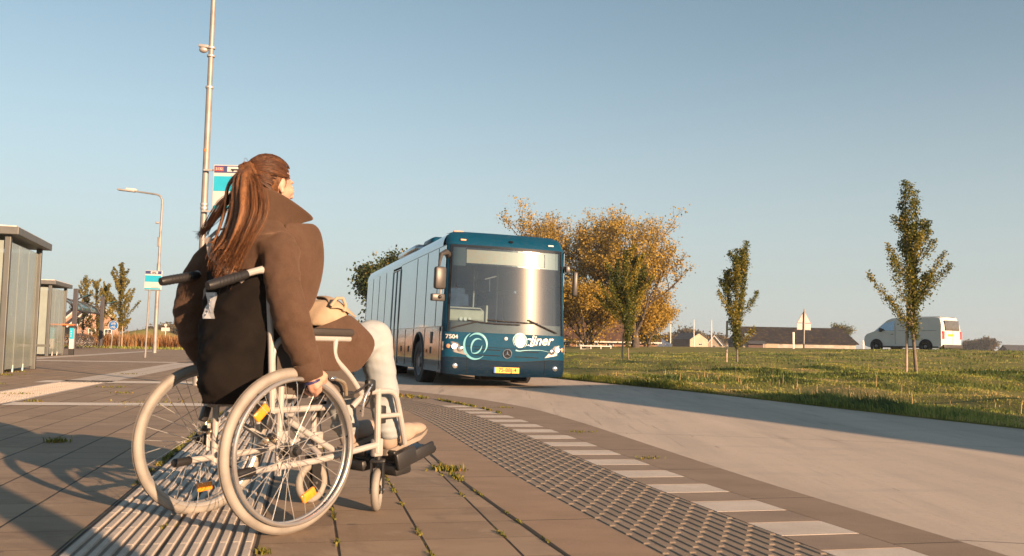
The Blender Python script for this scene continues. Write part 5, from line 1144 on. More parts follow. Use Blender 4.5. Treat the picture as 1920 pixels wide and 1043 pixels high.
# frame
def tubeobj(name,pts,r,mt,parent=wc,n=10,caps=True,sub=True):
    P=[Vector(p) for p in pts]
    if sub and len(P)>2:   # round the corners
        Q=[P[0]]
        for i in range(1,len(P)-1):
            a,b,c=P[i-1],P[i],P[i+1]; d1=min(.045,(a-b).length*.45); d2=min(.045,(c-b).length*.45); A=b+(a-b).normalized()*d1; C_=b+(c-b).normalized()*d2
            for t in (0,.25,.5,.75,1): Q.append(A*(1-t)**2+b*2*t*(1-t)+C_*t*t)
        Q.append(P[-1]); P=Q
    mb=MB(); mb.tube(P,r,n,caps=caps)
    return mb.build(name,mt,parent)
for sg in (-1,1):
    Y_=sg*.205
    bk=tubeobj('back_post',[(-.03,Y_,.42),(-.048,Y_,.70),(-.075,Y_,.965),(-.16 if sg<0 else -.13,Y_,.945 if sg<0 else .952)],.0115,M_FRM)
    tubeobj('push_handle',[(-.10,Y_,.962),(-.165 if sg<0 else -.12,Y_,.942 if sg<0 else .954),(-.185 if sg<0 else -.13,Y_,.934 if sg<0 else .948)],.0125,M_FRM)
    gz0=.934 if sg<0 else .950; gz1=.890 if sg<0 else .920
    gx=.0 if sg<0 else .062; g=MB(); g.tube([(-.165+gx,Y_,gz0+.005),(-.18+gx,Y_,gz0),(-.31+gx,Y_,gz1),(-.325+gx,Y_,gz1-.004)],[.0150,.0175,.0182,.0150],14); go=g.build('hand_grip',M_HUB,wc)
    mb=MB(); 
    for q in range(7): t=.15+q*.11; c=Vector((-.18+gx,Y_,gz0)).lerp(Vector((-.31+gx,Y_,gz1)),t); mb.ring(c,.0182,.0014,'X',16,4)
    mb.build('grip_rib',M_HUB,go)
    tubeobj('rear_upright',[(.005,Y_,.535),(.005,Y_,.20)],.0135,M_FRM)
    tubeobj('lower_rail',[(-.125,Y_,.226),(.20,Y_,.240),(.50,Y_,.278)],.0125,M_FRM)
    MB().tube([(-.175,Y_,.222),(-.17,Y_,.222),(-.105,Y_,.227),(-.10,Y_,.227)],[.013,.0175,.0175,.015],12).build('rubber_foot',M_HUB,wc)
    tubeobj('upper_rail',[(-.045,Y_,.441),(.26,Y_,.444)],.0125,M_FRM); tubeobj('seat_rail',[(-.04,Y_*.93,.492),(.20,Y_*.93,.494),(.50,Y_*.93,.496)],.0125,M_FRM)
    tubeobj('front_upright',[(.500,Y_,.510),(.505,Y_,.245)],.0135,M_FRM)
    tubeobj('leg_rest_tube',[(.36,Y_,.440),(.43,Y_,.497),(.598,Y_,.499),(.655,Y_*.93,.36),(.705,Y_*.80,.265)],.0125,M_FRM); tubeobj('leg_rest_strut',[(.505,Y_,.395),(.64,Y_*.95,.395)],.010,M_FRM)
    MB().box((.535,Y_*.93,.40),(.035,.03,.075),bev=.006).build('calf_pad_clamp',M_HUB,wc,smooth=40)
    # armrest
    tubeobj('armrest_tube',[(-.028,Y_,.50),(-.042,Y_,.66),(-.005,Y_,.710),(.06,Y_,.713)],.0115,M_FRM); tubeobj('armrest_tube',[(.06,Y_,.713),(.335,Y_,.713)],.0115,M_FRM,sub=False)
    tubeobj('armrest_tube',[(.262,Y_,.713),(.252,Y_,.640),(.345,Y_,.565),(.425,Y_,.470)],.0115,M_FRM)
    MB().box((.20,Y_*.99,.738),(.29,.052,.030),bev=.012).build('armrest_pad',M_ARM,wc,smooth=40)
    mb=MB(); mb.prism([(-.02,.505),(.40,.475),(.375,.53),(.30,.60),(.25,.645),(.24,.69),(-.02,.69)],Y_+sg*.002-.0025,Y_+sg*.002+.0025,'Y'); mb.build('side_guard',M_PNL,wc,smooth=0)
    # castor
    st=R(40) if sg<0 else R(4)
    cx,cy=(.535,-.178) if sg<0 else (.44,.165); ux=.505 if sg<0 else .505
    c=empty('castor',(.535 if sg<0 else .47,cy,0),0); c.parent=wc; c.rotation_euler.z=st
    cr=.088; MB().ring((0,0,cr),cr-.0165,.0168,'Y',40,12).build('castor_tyre',M_TYR,c); MB().lathe([(.066,-.012),(.06,-.006),(.02,-.006),(.018,-.016),(0,-.018),(0,.018),(.018,.016),(.02,.006),(.06,.006),(.066,.012)],(0,0,cr),'Y',24).build('castor_rim',M_HUB,c)
    for s2 in (-1,1): MB().prism([(-.016,cr-.016),(.016,cr-.016),(.030,cr+.05),(.034,.205),(-.014,.205),(-.022,cr+.06)],s2*.022,s2*.028,'Y').build('fork_blade',M_HUB,c,smooth=0)
    MB().box((.010,0,.205),(.052,.062,.014),bev=.005).build('fork_crown',M_HUB,c,smooth=40); MB().tube([(.010,0,.20),(.010,0,.29)],.015,12).build('fork_stem',M_HUB,c); MB().tube([(0,-.034,cr),(0,.034,cr)],.006,8).build('axle_bolt',M_CHR,c)
    MB().box((.515,sg*.192,.265),(.05,.03,.075),bev=.008).build('castor_housing',M_FRM,wc,smooth=40)
    # axle plate and brake
    MB().box((.005,sg*.225,.31),(.05,.008,.11),bev=.003).build('axle_plate',M_ALU,wc,smooth=0); MB().tube([(0,sg*.20,WR),(0,sg*.28,WR)],.008,10).build('axle',M_CHR,wc)
    tubeobj('brake_lever',[(.30,sg*.235,.49),(.285,sg*.245,.54),(.225,sg*.25,.557)],.0075,M_LVR); MB().ell((.215,sg*.25,.558),(.018,.012,.010)).build('brake_knob',M_CHR,wc); MB().box((.315,sg*.222,.49),(.06,.025,.03),bev=.006).build('brake_clamp',M_HUB,wc,smooth=40)
    tubeobj('brake_cable',[(.30,sg*.23,.49),(.36,sg*.24,.50),(.42,sg*.235,.54),(.455,sg*.22,.50),(.43,sg*.22,.45),(.40,sg*.21,.42)],.004,M_HUB,n=6)
    MB().box((.445,sg*.215,.525),(.045,.03,.05),bev=.01).build('side_latch',M_HUB,wc,smooth=40); tubeobj('release_lever',[(.40,sg*.222,.40),(.40,sg*.228,.47),(.445,sg*.225,.53)],.006,M_CHR,n=8)
    # footplate
    fa=.27; fp=MB(); fp.box((.785,sg*.105,.205),(.225,.155,.030),bev=.012,ry=-fa); fp.box((.70,sg*.180,.205),(.12,.022,.075),bev=.009,ry=-fa); fp.box((.81,sg*.180,.225),(.13,.018,.055),bev=.008,ry=-fa); fp.box((.70,sg*.105,.155),(.10,.13,.05),bev=.015,ry=-.1); fo=fp.build('footplate',M_HUB,wc,smooth=40)
    mb=MB(); mb.box((.70,sg*.155,.215),(.10,.02,.05),bev=.008,ry=-fa); mb.build('footplate_hinge',M_HUB,fo,smooth=40); MB().box((.655,sg*.1,.215),(.02,.14,.05),bev=.006,ry=-.5).build('heel_lip',M_HUB,fo,smooth=40)
# crossed folding braces and seat
tubeobj('cross_brace',[(.20,-.205,.262),(.20,.19,.475)],.0115,M_FRM,sub=False); tubeobj('cross_brace',[(.215,.205,.262),(.215,-.19,.475)],.0115,M_FRM,sub=False)
tubeobj('cross_brace',[(.06,-.20,.425),(.30,.0,.30),(.33,.12,.25)],.011,M_FRM,sub=False)
tubeobj('folding_strut',[(.05,-.2,.40),(.29,-.205,.262)],.012,M_FRM,sub=False); tubeobj('folding_strut',[(.05,.2,.40),(.29,.205,.262)],.012,M_FRM,sub=False)
mb=MB(); mb.box((.22,0,.497),(.46,.37,.035),bev=.015); mb.build('seat_sling',M_NYL,wc,smooth=40)
mb=MB(); mb.tube([(-.06,-.2,.47),(-.05,.2,.47)],.007,8); mb.build('cross_bar',M_FRM,wc)
# screws / levers at the rear of the left post
MB().box((-.045,.205,.405),(.03,.028,.06),bev=.006,ry=.3).build('post_clamp',M_HUB,wc,smooth=40); MB().box((-.045,-.205,.405),(.03,.028,.06),bev=.006,ry=.3).build('post_clamp',M_HUB,wc,smooth=40)
for sg in (-1,1):
    for k in range(3): MB().ell((-.02-.02*k,sg*.212,.335+.012*(k%2)),(.011,.016,.013)).build('adjuster_bolt',M_HUB if k%2 else M_LVR,wc)
# padded black back: a sagging fabric surface with folds
rows=[]; nz=34; ny=22
for i in range(nz+1):
    t=i/nz; z=.965-.505*t; hw=.196-.035*sm((t-.45)/.55)-.05*sm((t-.93)/.07); bl=.070+.065*sm(t/.75)-.02*sm((t-.85)/.15)
    row=[]
    for j in range(ny+1):
        u=-1+2*j/ny; b=bl*(1-abs(u)**2.4)
        f=.013*mnoise.noise(Vector((u*1.2+3,z*19+u*2.2,1)))+.007*mnoise.noise(Vector((u*3,z*38-u*5,5)))
        row.append((-.062+.03*(z-.7)*-.6-b-f*(1-u**4)*1.5,u*hw,z))
    rows.append(row)
mb=MB(); mb.grid(rows); rows2=[[(p[0]+.035+.03*(1-abs(-1+2*j/ny)**2),p[1],p[2]) for j,p in enumerate(r_)] for r_ in rows]; mb.grid(rows2,flip=True)
mb.grid([rows[0],rows2[0]]); mb.grid([rows[-1],rows2[-1]]); bkr=mb.build('backrest',M_NYL,wc,smooth=70)
def bx(y,z):  # surface of the back at (y,z)
    i=min(nz,max(0,round((.965-z)/.505*nz))); j=min(ny,max(0,round((y/.196+1)/2*ny))); return rows[i][j]
mb=MB(); lab=[]
def bsurf(y,z):
    fz=(.965-z)/.505*nz; a=min(nz-1,int(fz)); t=fz-a; fy=(y/.196+1)/2*ny; b=min(ny-1,max(0,int(fy))); u=fy-b
    X=lambda i,j: rows[i][j][0]
    return (X(a,b)*(1-u)+X(a,b+1)*u)*(1-t)+(X(a+1,b)*(1-u)+X(a+1,b+1)*u)*t
for i in range(9):
    z=.878-.100*i/8; lab.append([(bsurf(y,z)-.008,y,z) for y in [.062-.020*i/8-.052*k/5 for k in range(6)]])
mb.grid(lab); mb.grid([[(p[0]+.006,p[1],p[2]) for p in r_] for r_ in lab]); lb=mb.build('white_label',M_LBL,bkr,smooth=0)
mb=MB()
for k in range(6): z=.862-.014*k; mb.box((bsurf(.032,z)-.010,.034-.002*k,z),(.002,.030-.006*(k%3),.0045),rz=-.2)
mb.build('label_print',M_GRT,lb,smooth=0)
# ================================================================== the woman in the wheelchair
def skinmat():
    m,nt,out=newmat('skin'); N=NT(nt); c=N.ramp(N.noise(N.obj(),22,4),[(.3,(.46,.25,.18)),(.7,(.56,.33,.245))]); N.pbsdf(out,c,.5,0,N.bump(N.noise(N.obj(),160,3),.15,.001),.4,Subsurface_Weight=.12,Subsurface_Radius=(.01,.004,.002)); return m
M_SKN=skinmat()
def woolmat():
    m,nt,out=newmat('brown_wool'); N=NT(nt); v=N.obj(); f=N.noise(v,190,4,.75); g=N.noise(v,14,4,.6)
    c=N.ramp(g,[(.3,(.056,.033,.022)),(.7,(.080,.048,.033))]); c=N.mix(N.mapr(f,.35,.75,0,.55),c,(.105,.07,.052)); N.pbsdf(out,c,.95,0,N.bump(f,.55,.003),.12,Sheen_Weight=.35,Sheen_Roughness=.5,Sheen_Tint=(.5,.32,.22,1)); return m
M_WOOL=woolmat()
def jeanmat():
    m,nt,out=newmat('pale_denim'); N=NT(nt); v=N.obj(); f=N.noise(N.obj((1,1,3)),150,3,.7); g=N.noise(v,8,4,.6); c=N.ramp(g,[(.3,(.27,.305,.325)),(.7,(.37,.395,.40))]); c=N.mix(N.mapr(f,.4,.75,0,.4),c,(.25,.29,.32)); N.pbsdf(out,c,.9,0,N.bump(f,.35,.002),.2); return m
M_JEAN=jeanmat(); M_SHOE=mat('shoe_canvas',(.33,.255,.20),.7,var=.1,bump=.2,bs=60); M_SOLE=mat('shoe_sole',(.26,.22,.18),.6,var=.15); M_BAG=mat('beige_bag',(.38,.29,.20),.8,var=.08,vs=8,bump=.4,bs=140,bd=.002); M_STRAP=mat('bag_strap',(.36,.29,.24),.7,var=.1)
def hairmat():
    m,nt,out=newmat('auburn_hair'); N=NT(nt); at_=N.n('ShaderNodeAttribute',attribute_name='rnd'); c=N.ramp(at_.outputs['Fac'],[(0,(.030,.014,.009)),(.35,(.070,.031,.016)),(.65,(.155,.064,.025)),(1,(.29,.130,.050))])
    N.pbsdf(out,c,.5,0,None,.3); return m
M_HAIR=hairmat()
def ell_(mb,c,r,**k): mb.ell(c,r,16,10,**k)
def limb(mb,P,rad,n=14,flat=1.0,up=None):
    # resample smoothly
    Q=[];Rr=[]; V=[Vector(p) for p in P]
    for i in range(len(V)-1):
        a=V[max(0,i-1)];b=V[i];c=V[i+1];d=V[min(len(V)-1,i+2)]
        for k in range(6):
            t=k/6; Q.append(.5*((2*b)+(c-a)*t+(2*a-5*b+4*c-d)*t*t+(3*b-a-3*c+d)*t**3)); Rr.append(rad[i]+(rad[i+1]-rad[i])*sm(t)*1.0)
    Q.append(V[-1]); Rr.append(rad[-1]); mb.tube(Q,Rr,n,flat=flat,up=up)
    mb.ell(V[0],(rad[0]*.97,)*3,12,8); mb.ell(V[-1],(rad[-1]*.97,)*3,12,8)
def loft(mb,secs,n=28):
    rows=[]
    for (cx,cy,cz,rx,ry) in secs: rows.append([(cx+rx*math.cos(2*PI*j/n),cy+ry*math.sin(2*PI*j/n),cz) for j in range(n)])
    vs=[p for r_ in rows for p in r_]; fs=[(i*n+j,i*n+(j+1)%n,(i+1)*n+(j+1)%n,(i+1)*n+j) for i in range(len(rows)-1) for j in range(n)]+[tuple(range(n)),tuple(range((len(rows)-1)*n,len(rows)*n))]
    mb.add(vs,fs)
HY=R(4)   # the head is turned a little
HC=Vector((.070,-.004,1.322))
def hp(x,y,z): # head local -> body local
    c,s=math.cos(HY),math.sin(HY); return HC+Vector((c*x-s*y,s*x+c*y,z))
HM=Matrix.Rotation(HY,3,'Z')
body=MB()
# head: skull, face, jaw, nose, lips, chin, brow, neck
body.ell(hp(-.012,0,.022),(.094,.073,.086),22,14,M=HM); body.ell(hp(.022,0,-.022),(.070,.060,.082),20,12,M=HM); body.ell(hp(.030,0,-.075),(.044,.040,.032),14,10,M=HM)
body.ell(hp(.082,0,-.078),(.016,.018,.014)); limb(body,[hp(.088,0,.010),hp(.100,0,-.018),hp(.108,0,-.032)],[.008,.010,.012],8); body.ell(hp(.098,.010,-.036),(.009,.007,.006)); body.ell(hp(.098,-.010,-.036),(.009,.007,.006))
for z,r in ((-.052,.0065),(-.062,.0075)): body.ell(hp(.088,0,z),(.010,.020,r))
for s in (-1,1):
    body.ell(hp(.074,s*.030,.018),(.014,.020,.007)); body.ell(hp(.060,s*.040,-.020),(.024,.018,.020)); body.ell(hp(.079,s*.029,-.002),(.010,.013,.008))
    # ears: rim, lobe
    body.ell(hp(-.004,s*.070,-.002),(.017,.008,.028),M=Matrix.Rotation(s*.35,3,'Z')); body.ell(hp(.0,s*.070,-.030),(.010,.008,.012)); 
limb(body,[(.03,0,1.13),(.045,0,1.19),(.058,0,1.25)],[.060,.053,.050])
loft(body,[(.02,0,.54,.12,.165),(-.01,0,.66,.105,.15),(-.01,0,.80,.10,.145),(-.01,0,.95,.10,.155),(0,0,1.05,.085,.16),(.015,0,1.12,.06,.10)])
# legs: thigh, knee, shin, ankle (inside the trousers)
LEG={-1:[(.08,-.09,.575),(.30,-.095,.655),(.565,-.10,.715),(.615,-.10,.54),(.655,-.10,.36),(.675,-.10,.28)],1:[(.08,.09,.575),(.30,.095,.66),(.52,.11,.715),(.56,.115,.54),(.60,.115,.36),(.63,.115,.28)]}
for s in (-1,1): limb(body,LEG[s],[.085,.075,.055,.05,.036,.034])
# arms and hands
ARMR=[(-.010,-.185,1.045),(-.030,-.235,.93),(-.022,-.275,.80),(.015,-.292,.70),(.052,-.300,.600)]
ARML=[(-.01,.190,1.045),(-.050,.250,.95),(-.068,.295,.83),(-.042,.302,.72),(.015,.302,.615)]
limb(body,ARMR,[.050,.045,.038,.034,.026]); limb(body,ARML,[.050,.045,.038,.034,.026])
def hand(mb,wr,kn,side,fdir,grip):
    """wrist, middle knuckle, unit vector across the knuckles (towards the little finger), first finger direction; fingers curl over the rim"""
    wr=Vector(wr);kn=Vector(kn); ax=(kn-wr).normalized(); side=Vector(side).normalized(); nrm=ax.cross(side).normalized()
    if nrm.dot(Vector(grip))<0: nrm=-nrm        # nrm points into the palm
    L=(kn-wr).length
    for k,(o,w) in enumerate(((-1.5,.012),(-.5,.013),(.5,.0128),(1.5,.0115))):
        limb(mb,[wr+side*o*.008,wr.lerp(kn,.5)+side*o*.014-nrm*.003,kn+side*o*.0200-nrm*.002*(1-abs(o)/2)],[.0185,.0165,w*1.12],8)
    fl=(.044,.049,.046,.036)
    for k,o in enumerate((-1.5,-.5,.5,1.5)):
        b=kn+side*o*.0205; d1=(ax*.62+nrm*.78).normalized(); d2=(ax*-.25+nrm*.97).normalized(); d3=(ax*-.85+nrm*.5).normalized(); f=fl[k]
        p1=b+d1*f; p2=p1+d2*f*.68; p3=p2+d3*f*.52
        limb(mb,[b,p1,p2,p3],[.0112,.0100,.0092,.0080],8)
    tb=wr+ax*.022-side*.020; limb(mb,[tb,tb+ax*.030-side*.018+nrm*.016,tb+ax*.052-side*.012+nrm*.034,tb+ax*.066+nrm*.046-side*.004],[.0150,.0130,.0105,.0085],8)
# right hand closes on the hand rim from above and outside
hand(body,(.056,-.301,.590),(.098,-.318,.552),(.62,.28,-.52) if False else (.70,.12,.62),None,(-.15,-.1,-1) if False else (.1,.35,-1))
hand(body,(.020,.302,.600),(.055,.314,.560),(.70,-.12,.62),None,(.1,-.35,-1))
person=fuse(body,'person',M_SKN,None,voxel=.0042,smooth=5,fac=.5,label='woman in a brown wool coat and pale jeans sitting in the wheelchair, seen from behind',cat='person')
person.location=CO; person.rotation_euler=(0,0,CA)
# eyes, brows and lips
for s in (-1,1):
    e=MB().ell(hp(.0800,s*.029,-.001),(.0095,.0105,.0075)).build('eye',M_WPL,person); MB().ell(hp(.0880,s*.029,-.001),(.0035,.0055,.0055)).build('iris',M_BLK,e)
    MB().tube([hp(.083,s*.014,.018),hp(.086,s*.030,.022),hp(.072,s*.046,.017)],.0022,6).build('eyebrow',M_BLK,person)
MB().tube([hp(.090,-.018,-.057),hp(.098,0,-.056),hp(.090,.018,-.057)],.0028,6).build('lips',mat('lips',(.42,.14,.12),.4,var=0),person)
# ---- trousers
tr=MB()
for s in (-1,1):
    P_=LEG[s]; limb(tr,[P_[0],P_[1],P_[2]],[.105,.094,.078],18); limb(tr,[P_[2],P_[3],P_[4],(P_[5][0]-.005,P_[5][1],P_[5][2]+.03)],[.080,.068,.056,.052],18); tr.ell((P_[2][0],P_[2][1],P_[2][2]),(.086,.080,.084),16,12)
    tr.ell((P_[4][0]-.01,P_[4][1],P_[4][2]-.035),(.058,.055,.022)); tr.ell((P_[4][0],P_[4][1],P_[4][2]-.015),(.060,.056,.020))
tr.ell((.06,0,.575),(.16,.18,.10))
def fold1(co):
    return .0085*mnoise.noise(Vector((co.x*9,co.y*9,co.z*20)))+.004*mnoise.noise(Vector((co.x*24,co.y*20,co.z*42)))*(1.6 if co.z<.45 else .7)
fuse(tr,'trousers',M_JEAN,person,voxel=.0065,smooth=5,disp=fold1)
# ---- shoes
for s in (-1,1):
    A=LEG[s][5]; ax,ay=A[0],A[1]; up=MB(); tl=.16
    def sp_(x,y,z): c_,s_=math.cos(.29),math.sin(.29); return (ax+x*c_-0*z,ay+y,.236+x*s_+z*c_)
    up.ell(sp_(.00,0,.045),(.046,.038,.048),14,10); up.ell(sp_(.08,0,.036),(.075,.040,.034),14,10); up.ell(sp_(.165,s*-.004,.034),(.068,.043,.031),16,10); limb(up,[sp_(-.005,0,.10),sp_(.0,0,.05)],[.040,.042]); limb(up,[sp_(.02,0,.07),sp_(.12,0,.048)],[.036,.034])
    so_=fuse(up,'shoe',M_SHOE,person,voxel=.005,smooth=5)
    mb=MB(); ol=[(-.048,0),(-.042,.028),(0,.036),(.08,.038),(.16,.046),(.21,.036),(.238,0),(.21,-.038),(.16,-.046),(.08,-.038),(0,-.036),(-.042,-.028)]
    top=[sp_(x,y,.012+(.012 if x>.18 else 0)) for x,y in ol]; bot=[sp_(x*.97,y*.95,-.010+(.012 if x>.18 else 0)) for x,y in ol]; n=len(ol)
    mb.add(top+bot,[tuple(range(n)),tuple(range(n,2*n))]+[(i,(i+1)%n,(i+1)%n+n,i+n) for i in range(n)]); mb.build('sole',M_SOLE,so_,smooth=40)
    mb=MB()
    for k in range(4): x=.045+.022*k; mb.tube([sp_(x,-.022,.068-.004*k),sp_(x+.006,0,.080-.006*k),sp_(x,.022,.068-.004*k)],.0028,6)
    mb.build('laces',M_WPL,so_)
# ---- coat
ct=MB()
loft(ct,[(.075,0,.545,.18,.188),(.06,0,.60,.175,.192),(.045,0,.68,.145,.19),(.03,0,.78,.130,.188),(.025,0,.88,.128,.190),(.018,0,.97,.130,.200),(.010,0,1.03,.132,.208),(.006,0,1.075,.124,.203),(.012,0,1.115,.110,.165),(.025,0,1.15,.092,.115),(.035,0,1.19,.078,.085)])
for s in (-1,1): ct.ell((-.008,s*.165,1.042),(.082,.085,.074),16,12)
limb(ct,ARMR,[.074,.070,.069,.061,.049],20); limb(ct,ARML,[.076,.074,.074,.066,.050],20)
ct.ell((.075,0,1.105),(.075,.105,.075),16,12)
# coat skirt lying over the thighs
for s in (-1,1): limb(ct,[(.08,s*.10,.60),(.24,s*.115,.665),(.36,s*.125,.70)],[.095,.092,.085],16)
def foldc(co):
    a=.0085*mnoise.noise(Vector((co.x*6+co.z*5,co.y*6,co.z*8))) ; b=.0055*mnoise.noise(Vector((co.x*13+2,co.y*11,co.z*26+co.y*12)))
    c=.004*mnoise.noise(Vector((co.x*30,co.y*26,co.z*34))); return a+b+c
coat=fuse(ct,'coat',M_WOOL,person,voxel=.0075,smooth=7,disp=foldc)
# cuffs are open: dark rim rings
for P_,nm in ((ARMR,'cuff'),(ARML,'cuff')):
    a=Vector(P_[-1]); d=(a-Vector(P_[-2])).normalized(); mb=MB(); mb.tube([a-d*.025,a+d*.022,a+d*.040],[.052,.050,.047],22,caps=False); mb.build(nm,M_WOOL,coat,solid=.006)
# thick cloth sheets: collar, lapels, lap flap
def sheet(name,rows,th=.010,parent=None,mt=None,sub=2):
    o=MB().grid(rows).build(name,mt or M_WOOL,None,smooth=0,fixn=False); md=o.modifiers.new('a','SUBSURF'); md.levels=sub; m2=o.modifiers.new('b','SOLIDIFY'); m2.thickness=th; m2.offset=0; m3=o.modifiers.new('c','BEVEL'); m3.width=th*.35; m3.segments=2; bake(o); o.data.shade_smooth(); o.parent=parent or coat
    return o
# collar: stands up round the neck, rising at the back of the head and running out to points in front
cr_=[]
for lvl,(rr1,zz) in enumerate(((.088,1.150),(.098,1.19),(.112,1.225),(.124,1.25))):
    row=[]
    for k in range(-9,10):
        a=PI+k/9*R(152); fr=abs(k)/9; f2=sm((fr-.45)/.55)
        x=.045+rr1*math.cos(a)*(1.0+.35*f2); y=rr1*math.sin(a)*.98*(1+.10*f2*lvl/3); z=zz-.01*fr-.040*f2*(lvl/3)+(.045*(lvl/3))*(1-sm((fr-.25)/.75))
        if lvl>=2: x+=.028*f2*(lvl-1)
        row.append((x,y,z))
    cr_.append(row)
sheet('collar',cr_,.011)
# right lapel standing proud of the chest, seen past the sleeve
sheet('lapel',[[(.050,-.100,1.165),(.125,-.105,1.160),(.215,-.078,1.182)],[(.085,-.130,1.06),(.175,-.120,1.09),(.275,-.072,1.165)],[(.09,-.135,.98),(.19,-.120,1.0),(.300,-.070,1.05)],[(.09,-.135,.88),(.185,-.120,.90),(.288,-.070,.955)],[(.10,-.13,.79),(.175,-.120,.80),(.245,-.075,.845)]],.016)
sheet('lapel',[[(.060,.115,1.13),(.115,.108,1.15),(.155,.085,1.17)],[(.075,.135,1.07),(.145,.12,1.09),(.19,.09,1.12)],[(.09,.14,.98),(.155,.12,1.0),(.20,.08,1.03)],[(.09,.14,.88),(.15,.12,.90),(.18,.08,.93)],[(.10,.13,.79),(.15,.12,.80),(.17,.08,.82)]],.012)
# the coat's skirt hanging over the right thigh to a point
sheet('coat_flap',[[(.10,-.190,.735),(.22,-.178,.765),(.33,-.165,.800),(.40,-.120,.822)],[(.12,-.212,.69),(.25,-.200,.715),(.37,-.192,.745),(.455,-.165,.755)],[(.14,-.218,.63),(.28,-.208,.65),(.41,-.198,.672),(.520,-.184,.698)],[(.16,-.214,.585),(.28,-.205,.585),(.36,-.198,.575),(.415,-.190,.590)]],.010)
sheet('coat_flap',[[(.10,.190,.735),(.22,.178,.765),(.33,.165,.800),(.38,.120,.81)],[(.12,.212,.69),(.25,.205,.71),(.35,.20,.73),(.42,.18,.74)],[(.14,.218,.63),(.28,.215,.64),(.37,.21,.65),(.42,.20,.66)],[(.16,.214,.59),(.26,.21,.59),(.33,.205,.59),(.36,.20,.60)]],.010)
# bracelet
d=(Vector(ARMR[-1])-Vector(ARMR[-2])).normalized(); c_=Vector(ARMR[-1])+d*.052; M=d.to_track_quat('Z','Y').to_matrix(); mb=MB(); mb.ring(c_,.0275,.0055,'Z',26,8,M=M); mb.build('bracelet',mat('bracelet_navy',(.03,.035,.12),.4,var=.2,vs=60),person)
# ---- hair
rgh=random.Random(11)
HV=[];HF=[];HR_=[]
def strand(pts,r0,r1,tone,n=4):
    global HV
    P=[Vector(p) for p in pts]; k=len(P); o=len(HV); pn=None
    for i in range(k):
        t=(P[min(i+1,k-1)]-P[max(i-1,0)]).normalized(); a=(t.cross(Vector((0,1,.2))) if pn is None else pn-t*pn.dot(t)).normalized(); pn=a; b=t.cross(a); u=i/(k-1); r=(r0+(r1-r0)*u)*(.55+.45*math.sin(PI*min(1,u*1.6+.25)) if u<.5 else 1)
        for j in range(n):
            w=2*PI*j/n; HV.append(P[i]+a*math.cos(w)*r+b*math.sin(w)*r*.6); HR_.append(max(0,min(1,tone+.12*math.sin(i*1.3+tone*20)*.5)))
    for i in range(k-1):
        for j in range(n): HF.append((o+i*n+j,o+i*n+(j+1)%n,o+(i+1)*n+(j+1)%n,o+(i+1)*n+j))
GAT=hp(-.092,.000,.036)   # where the hair is tied together
# hair lying on the skull, combed back to the tie
for i in range(1500):
    az=rgh.uniform(-1,1)*R(128); el=rgh.uniform(-.22,1.0)*PI/2
    if abs(az)<R(62) and el<R(30): continue          # the face stays free
    if abs(az)<R(105) and el<R(-2): continue
    s0_=Vector((math.cos(az)*math.cos(el),math.sin(az)*math.cos(el),math.sin(el)))
    tgt=Vector((-.93,.10,.20)).normalized(); pts=[]
    tn=rgh.gauss(.33,.14)
    for k in range(9):
        t=k/8; v=(s0_*(1-t)+tgt*t); v.normalize(); rad=1.0+rgh.gauss(0,.006)+.03*math.sin(PI*t)
        pts.append(hp(-.012+v.x*.103*rad,v.y*.081*rad,.022+v.z*.096*rad))
    pts.append(GAT+Vector((rgh.gauss(0,.006),rgh.gauss(0,.008),rgh.gauss(0,.008)))); strand(pts,.0018,.0015,tn)
# the hair from the left and right of the nape
for i in range(160):
    az=PI+rgh.uniform(-1,1)*R(72); z0=rgh.uniform(-.055,.02); pts=[]
    for k in range(7):
        t=k/6; a=az+(PI-az)*t; pts.append(hp(-.012+math.cos(a)*.098,math.sin(a)*.078,z0+(.03-z0)*t))
    strand(pts,.005,.0045,rgh.gauss(.22,.1))
# pony tail: falls down the back, swung to the left, with waves
def tail(i,spread,tone,endx,endy,endz,wav=.75,r0=.0017):
    A=GAT+Vector((rgh.gauss(-.01,.006),rgh.gauss(0,.010),rgh.gauss(0,.010))); ph=rgh.uniform(0,6.28); u1=rgh.gauss(0,1); u2=rgh.gauss(0,1)
    B=Vector((-.092+u2*.010,-.070+u1*.036*spread,1.290+rgh.gauss(0,.012))); C=Vector((-.112+u2*.012,-.105+u1*.046*spread,1.18)); D=Vector((-.140+u2*.012,-.095+u1*.042*spread,1.08)); E_=Vector((endx+u2*.014,endy+u1*.034*spread,endz+rgh.gauss(0,.035)))
    ctrl=[A,A+Vector((-.028,-.006,.004)),B,C,D,E_]; pts=[]; L=len(ctrl)-1
    for s_ in range(L):
        a=ctrl[max(0,s_-1)];b=ctrl[s_];c=ctrl[s_+1];d=ctrl[min(L,s_+2)]
        for k in range(5):
            t=k/5; p=.5*((2*b)+(c-a)*t+(2*a-5*b+4*c-d)*t*t+(3*b-a-3*c+d)*t**3); g=(s_+t)/L
            cl_=u1*.42+ph*.035; p+=Vector((.3,1,0))*math.sin(g*8+cl_*2.1)*.0075*wav*g+Vector((1,0,0))*math.sin(g*9+cl_*2.7)*.006*wav*g; pts.append(p)
    pts.append(E_)
    if r0>.004: return pts
    strand(pts,r0,.0006,tone)
LOCKS=MB()
for i in range(85):
    P_=tail(i,.92,0,-.158,-.055,1.00,r0=.01); k=len(P_); rl=rgh.uniform(.0085,.0135)
    LOCKS.tube(P_,[rl*(.55+.6*math.sin(PI*min(1,.15+u/k*.75)))*(1-.65*max(0,(u/k-.6)/.4)) for u in range(k)],7,flat=.6)
for i in range(900): tail(i,1.0,min(1,max(0,rgh.gauss(.62,.16))),-.160,-.055,.985,r0=.0009)
for i in range(260): tail(i,1.1,min(1,max(0,rgh.gauss(.30,.12))),-.158,-.065,1.0,r0=.0009)
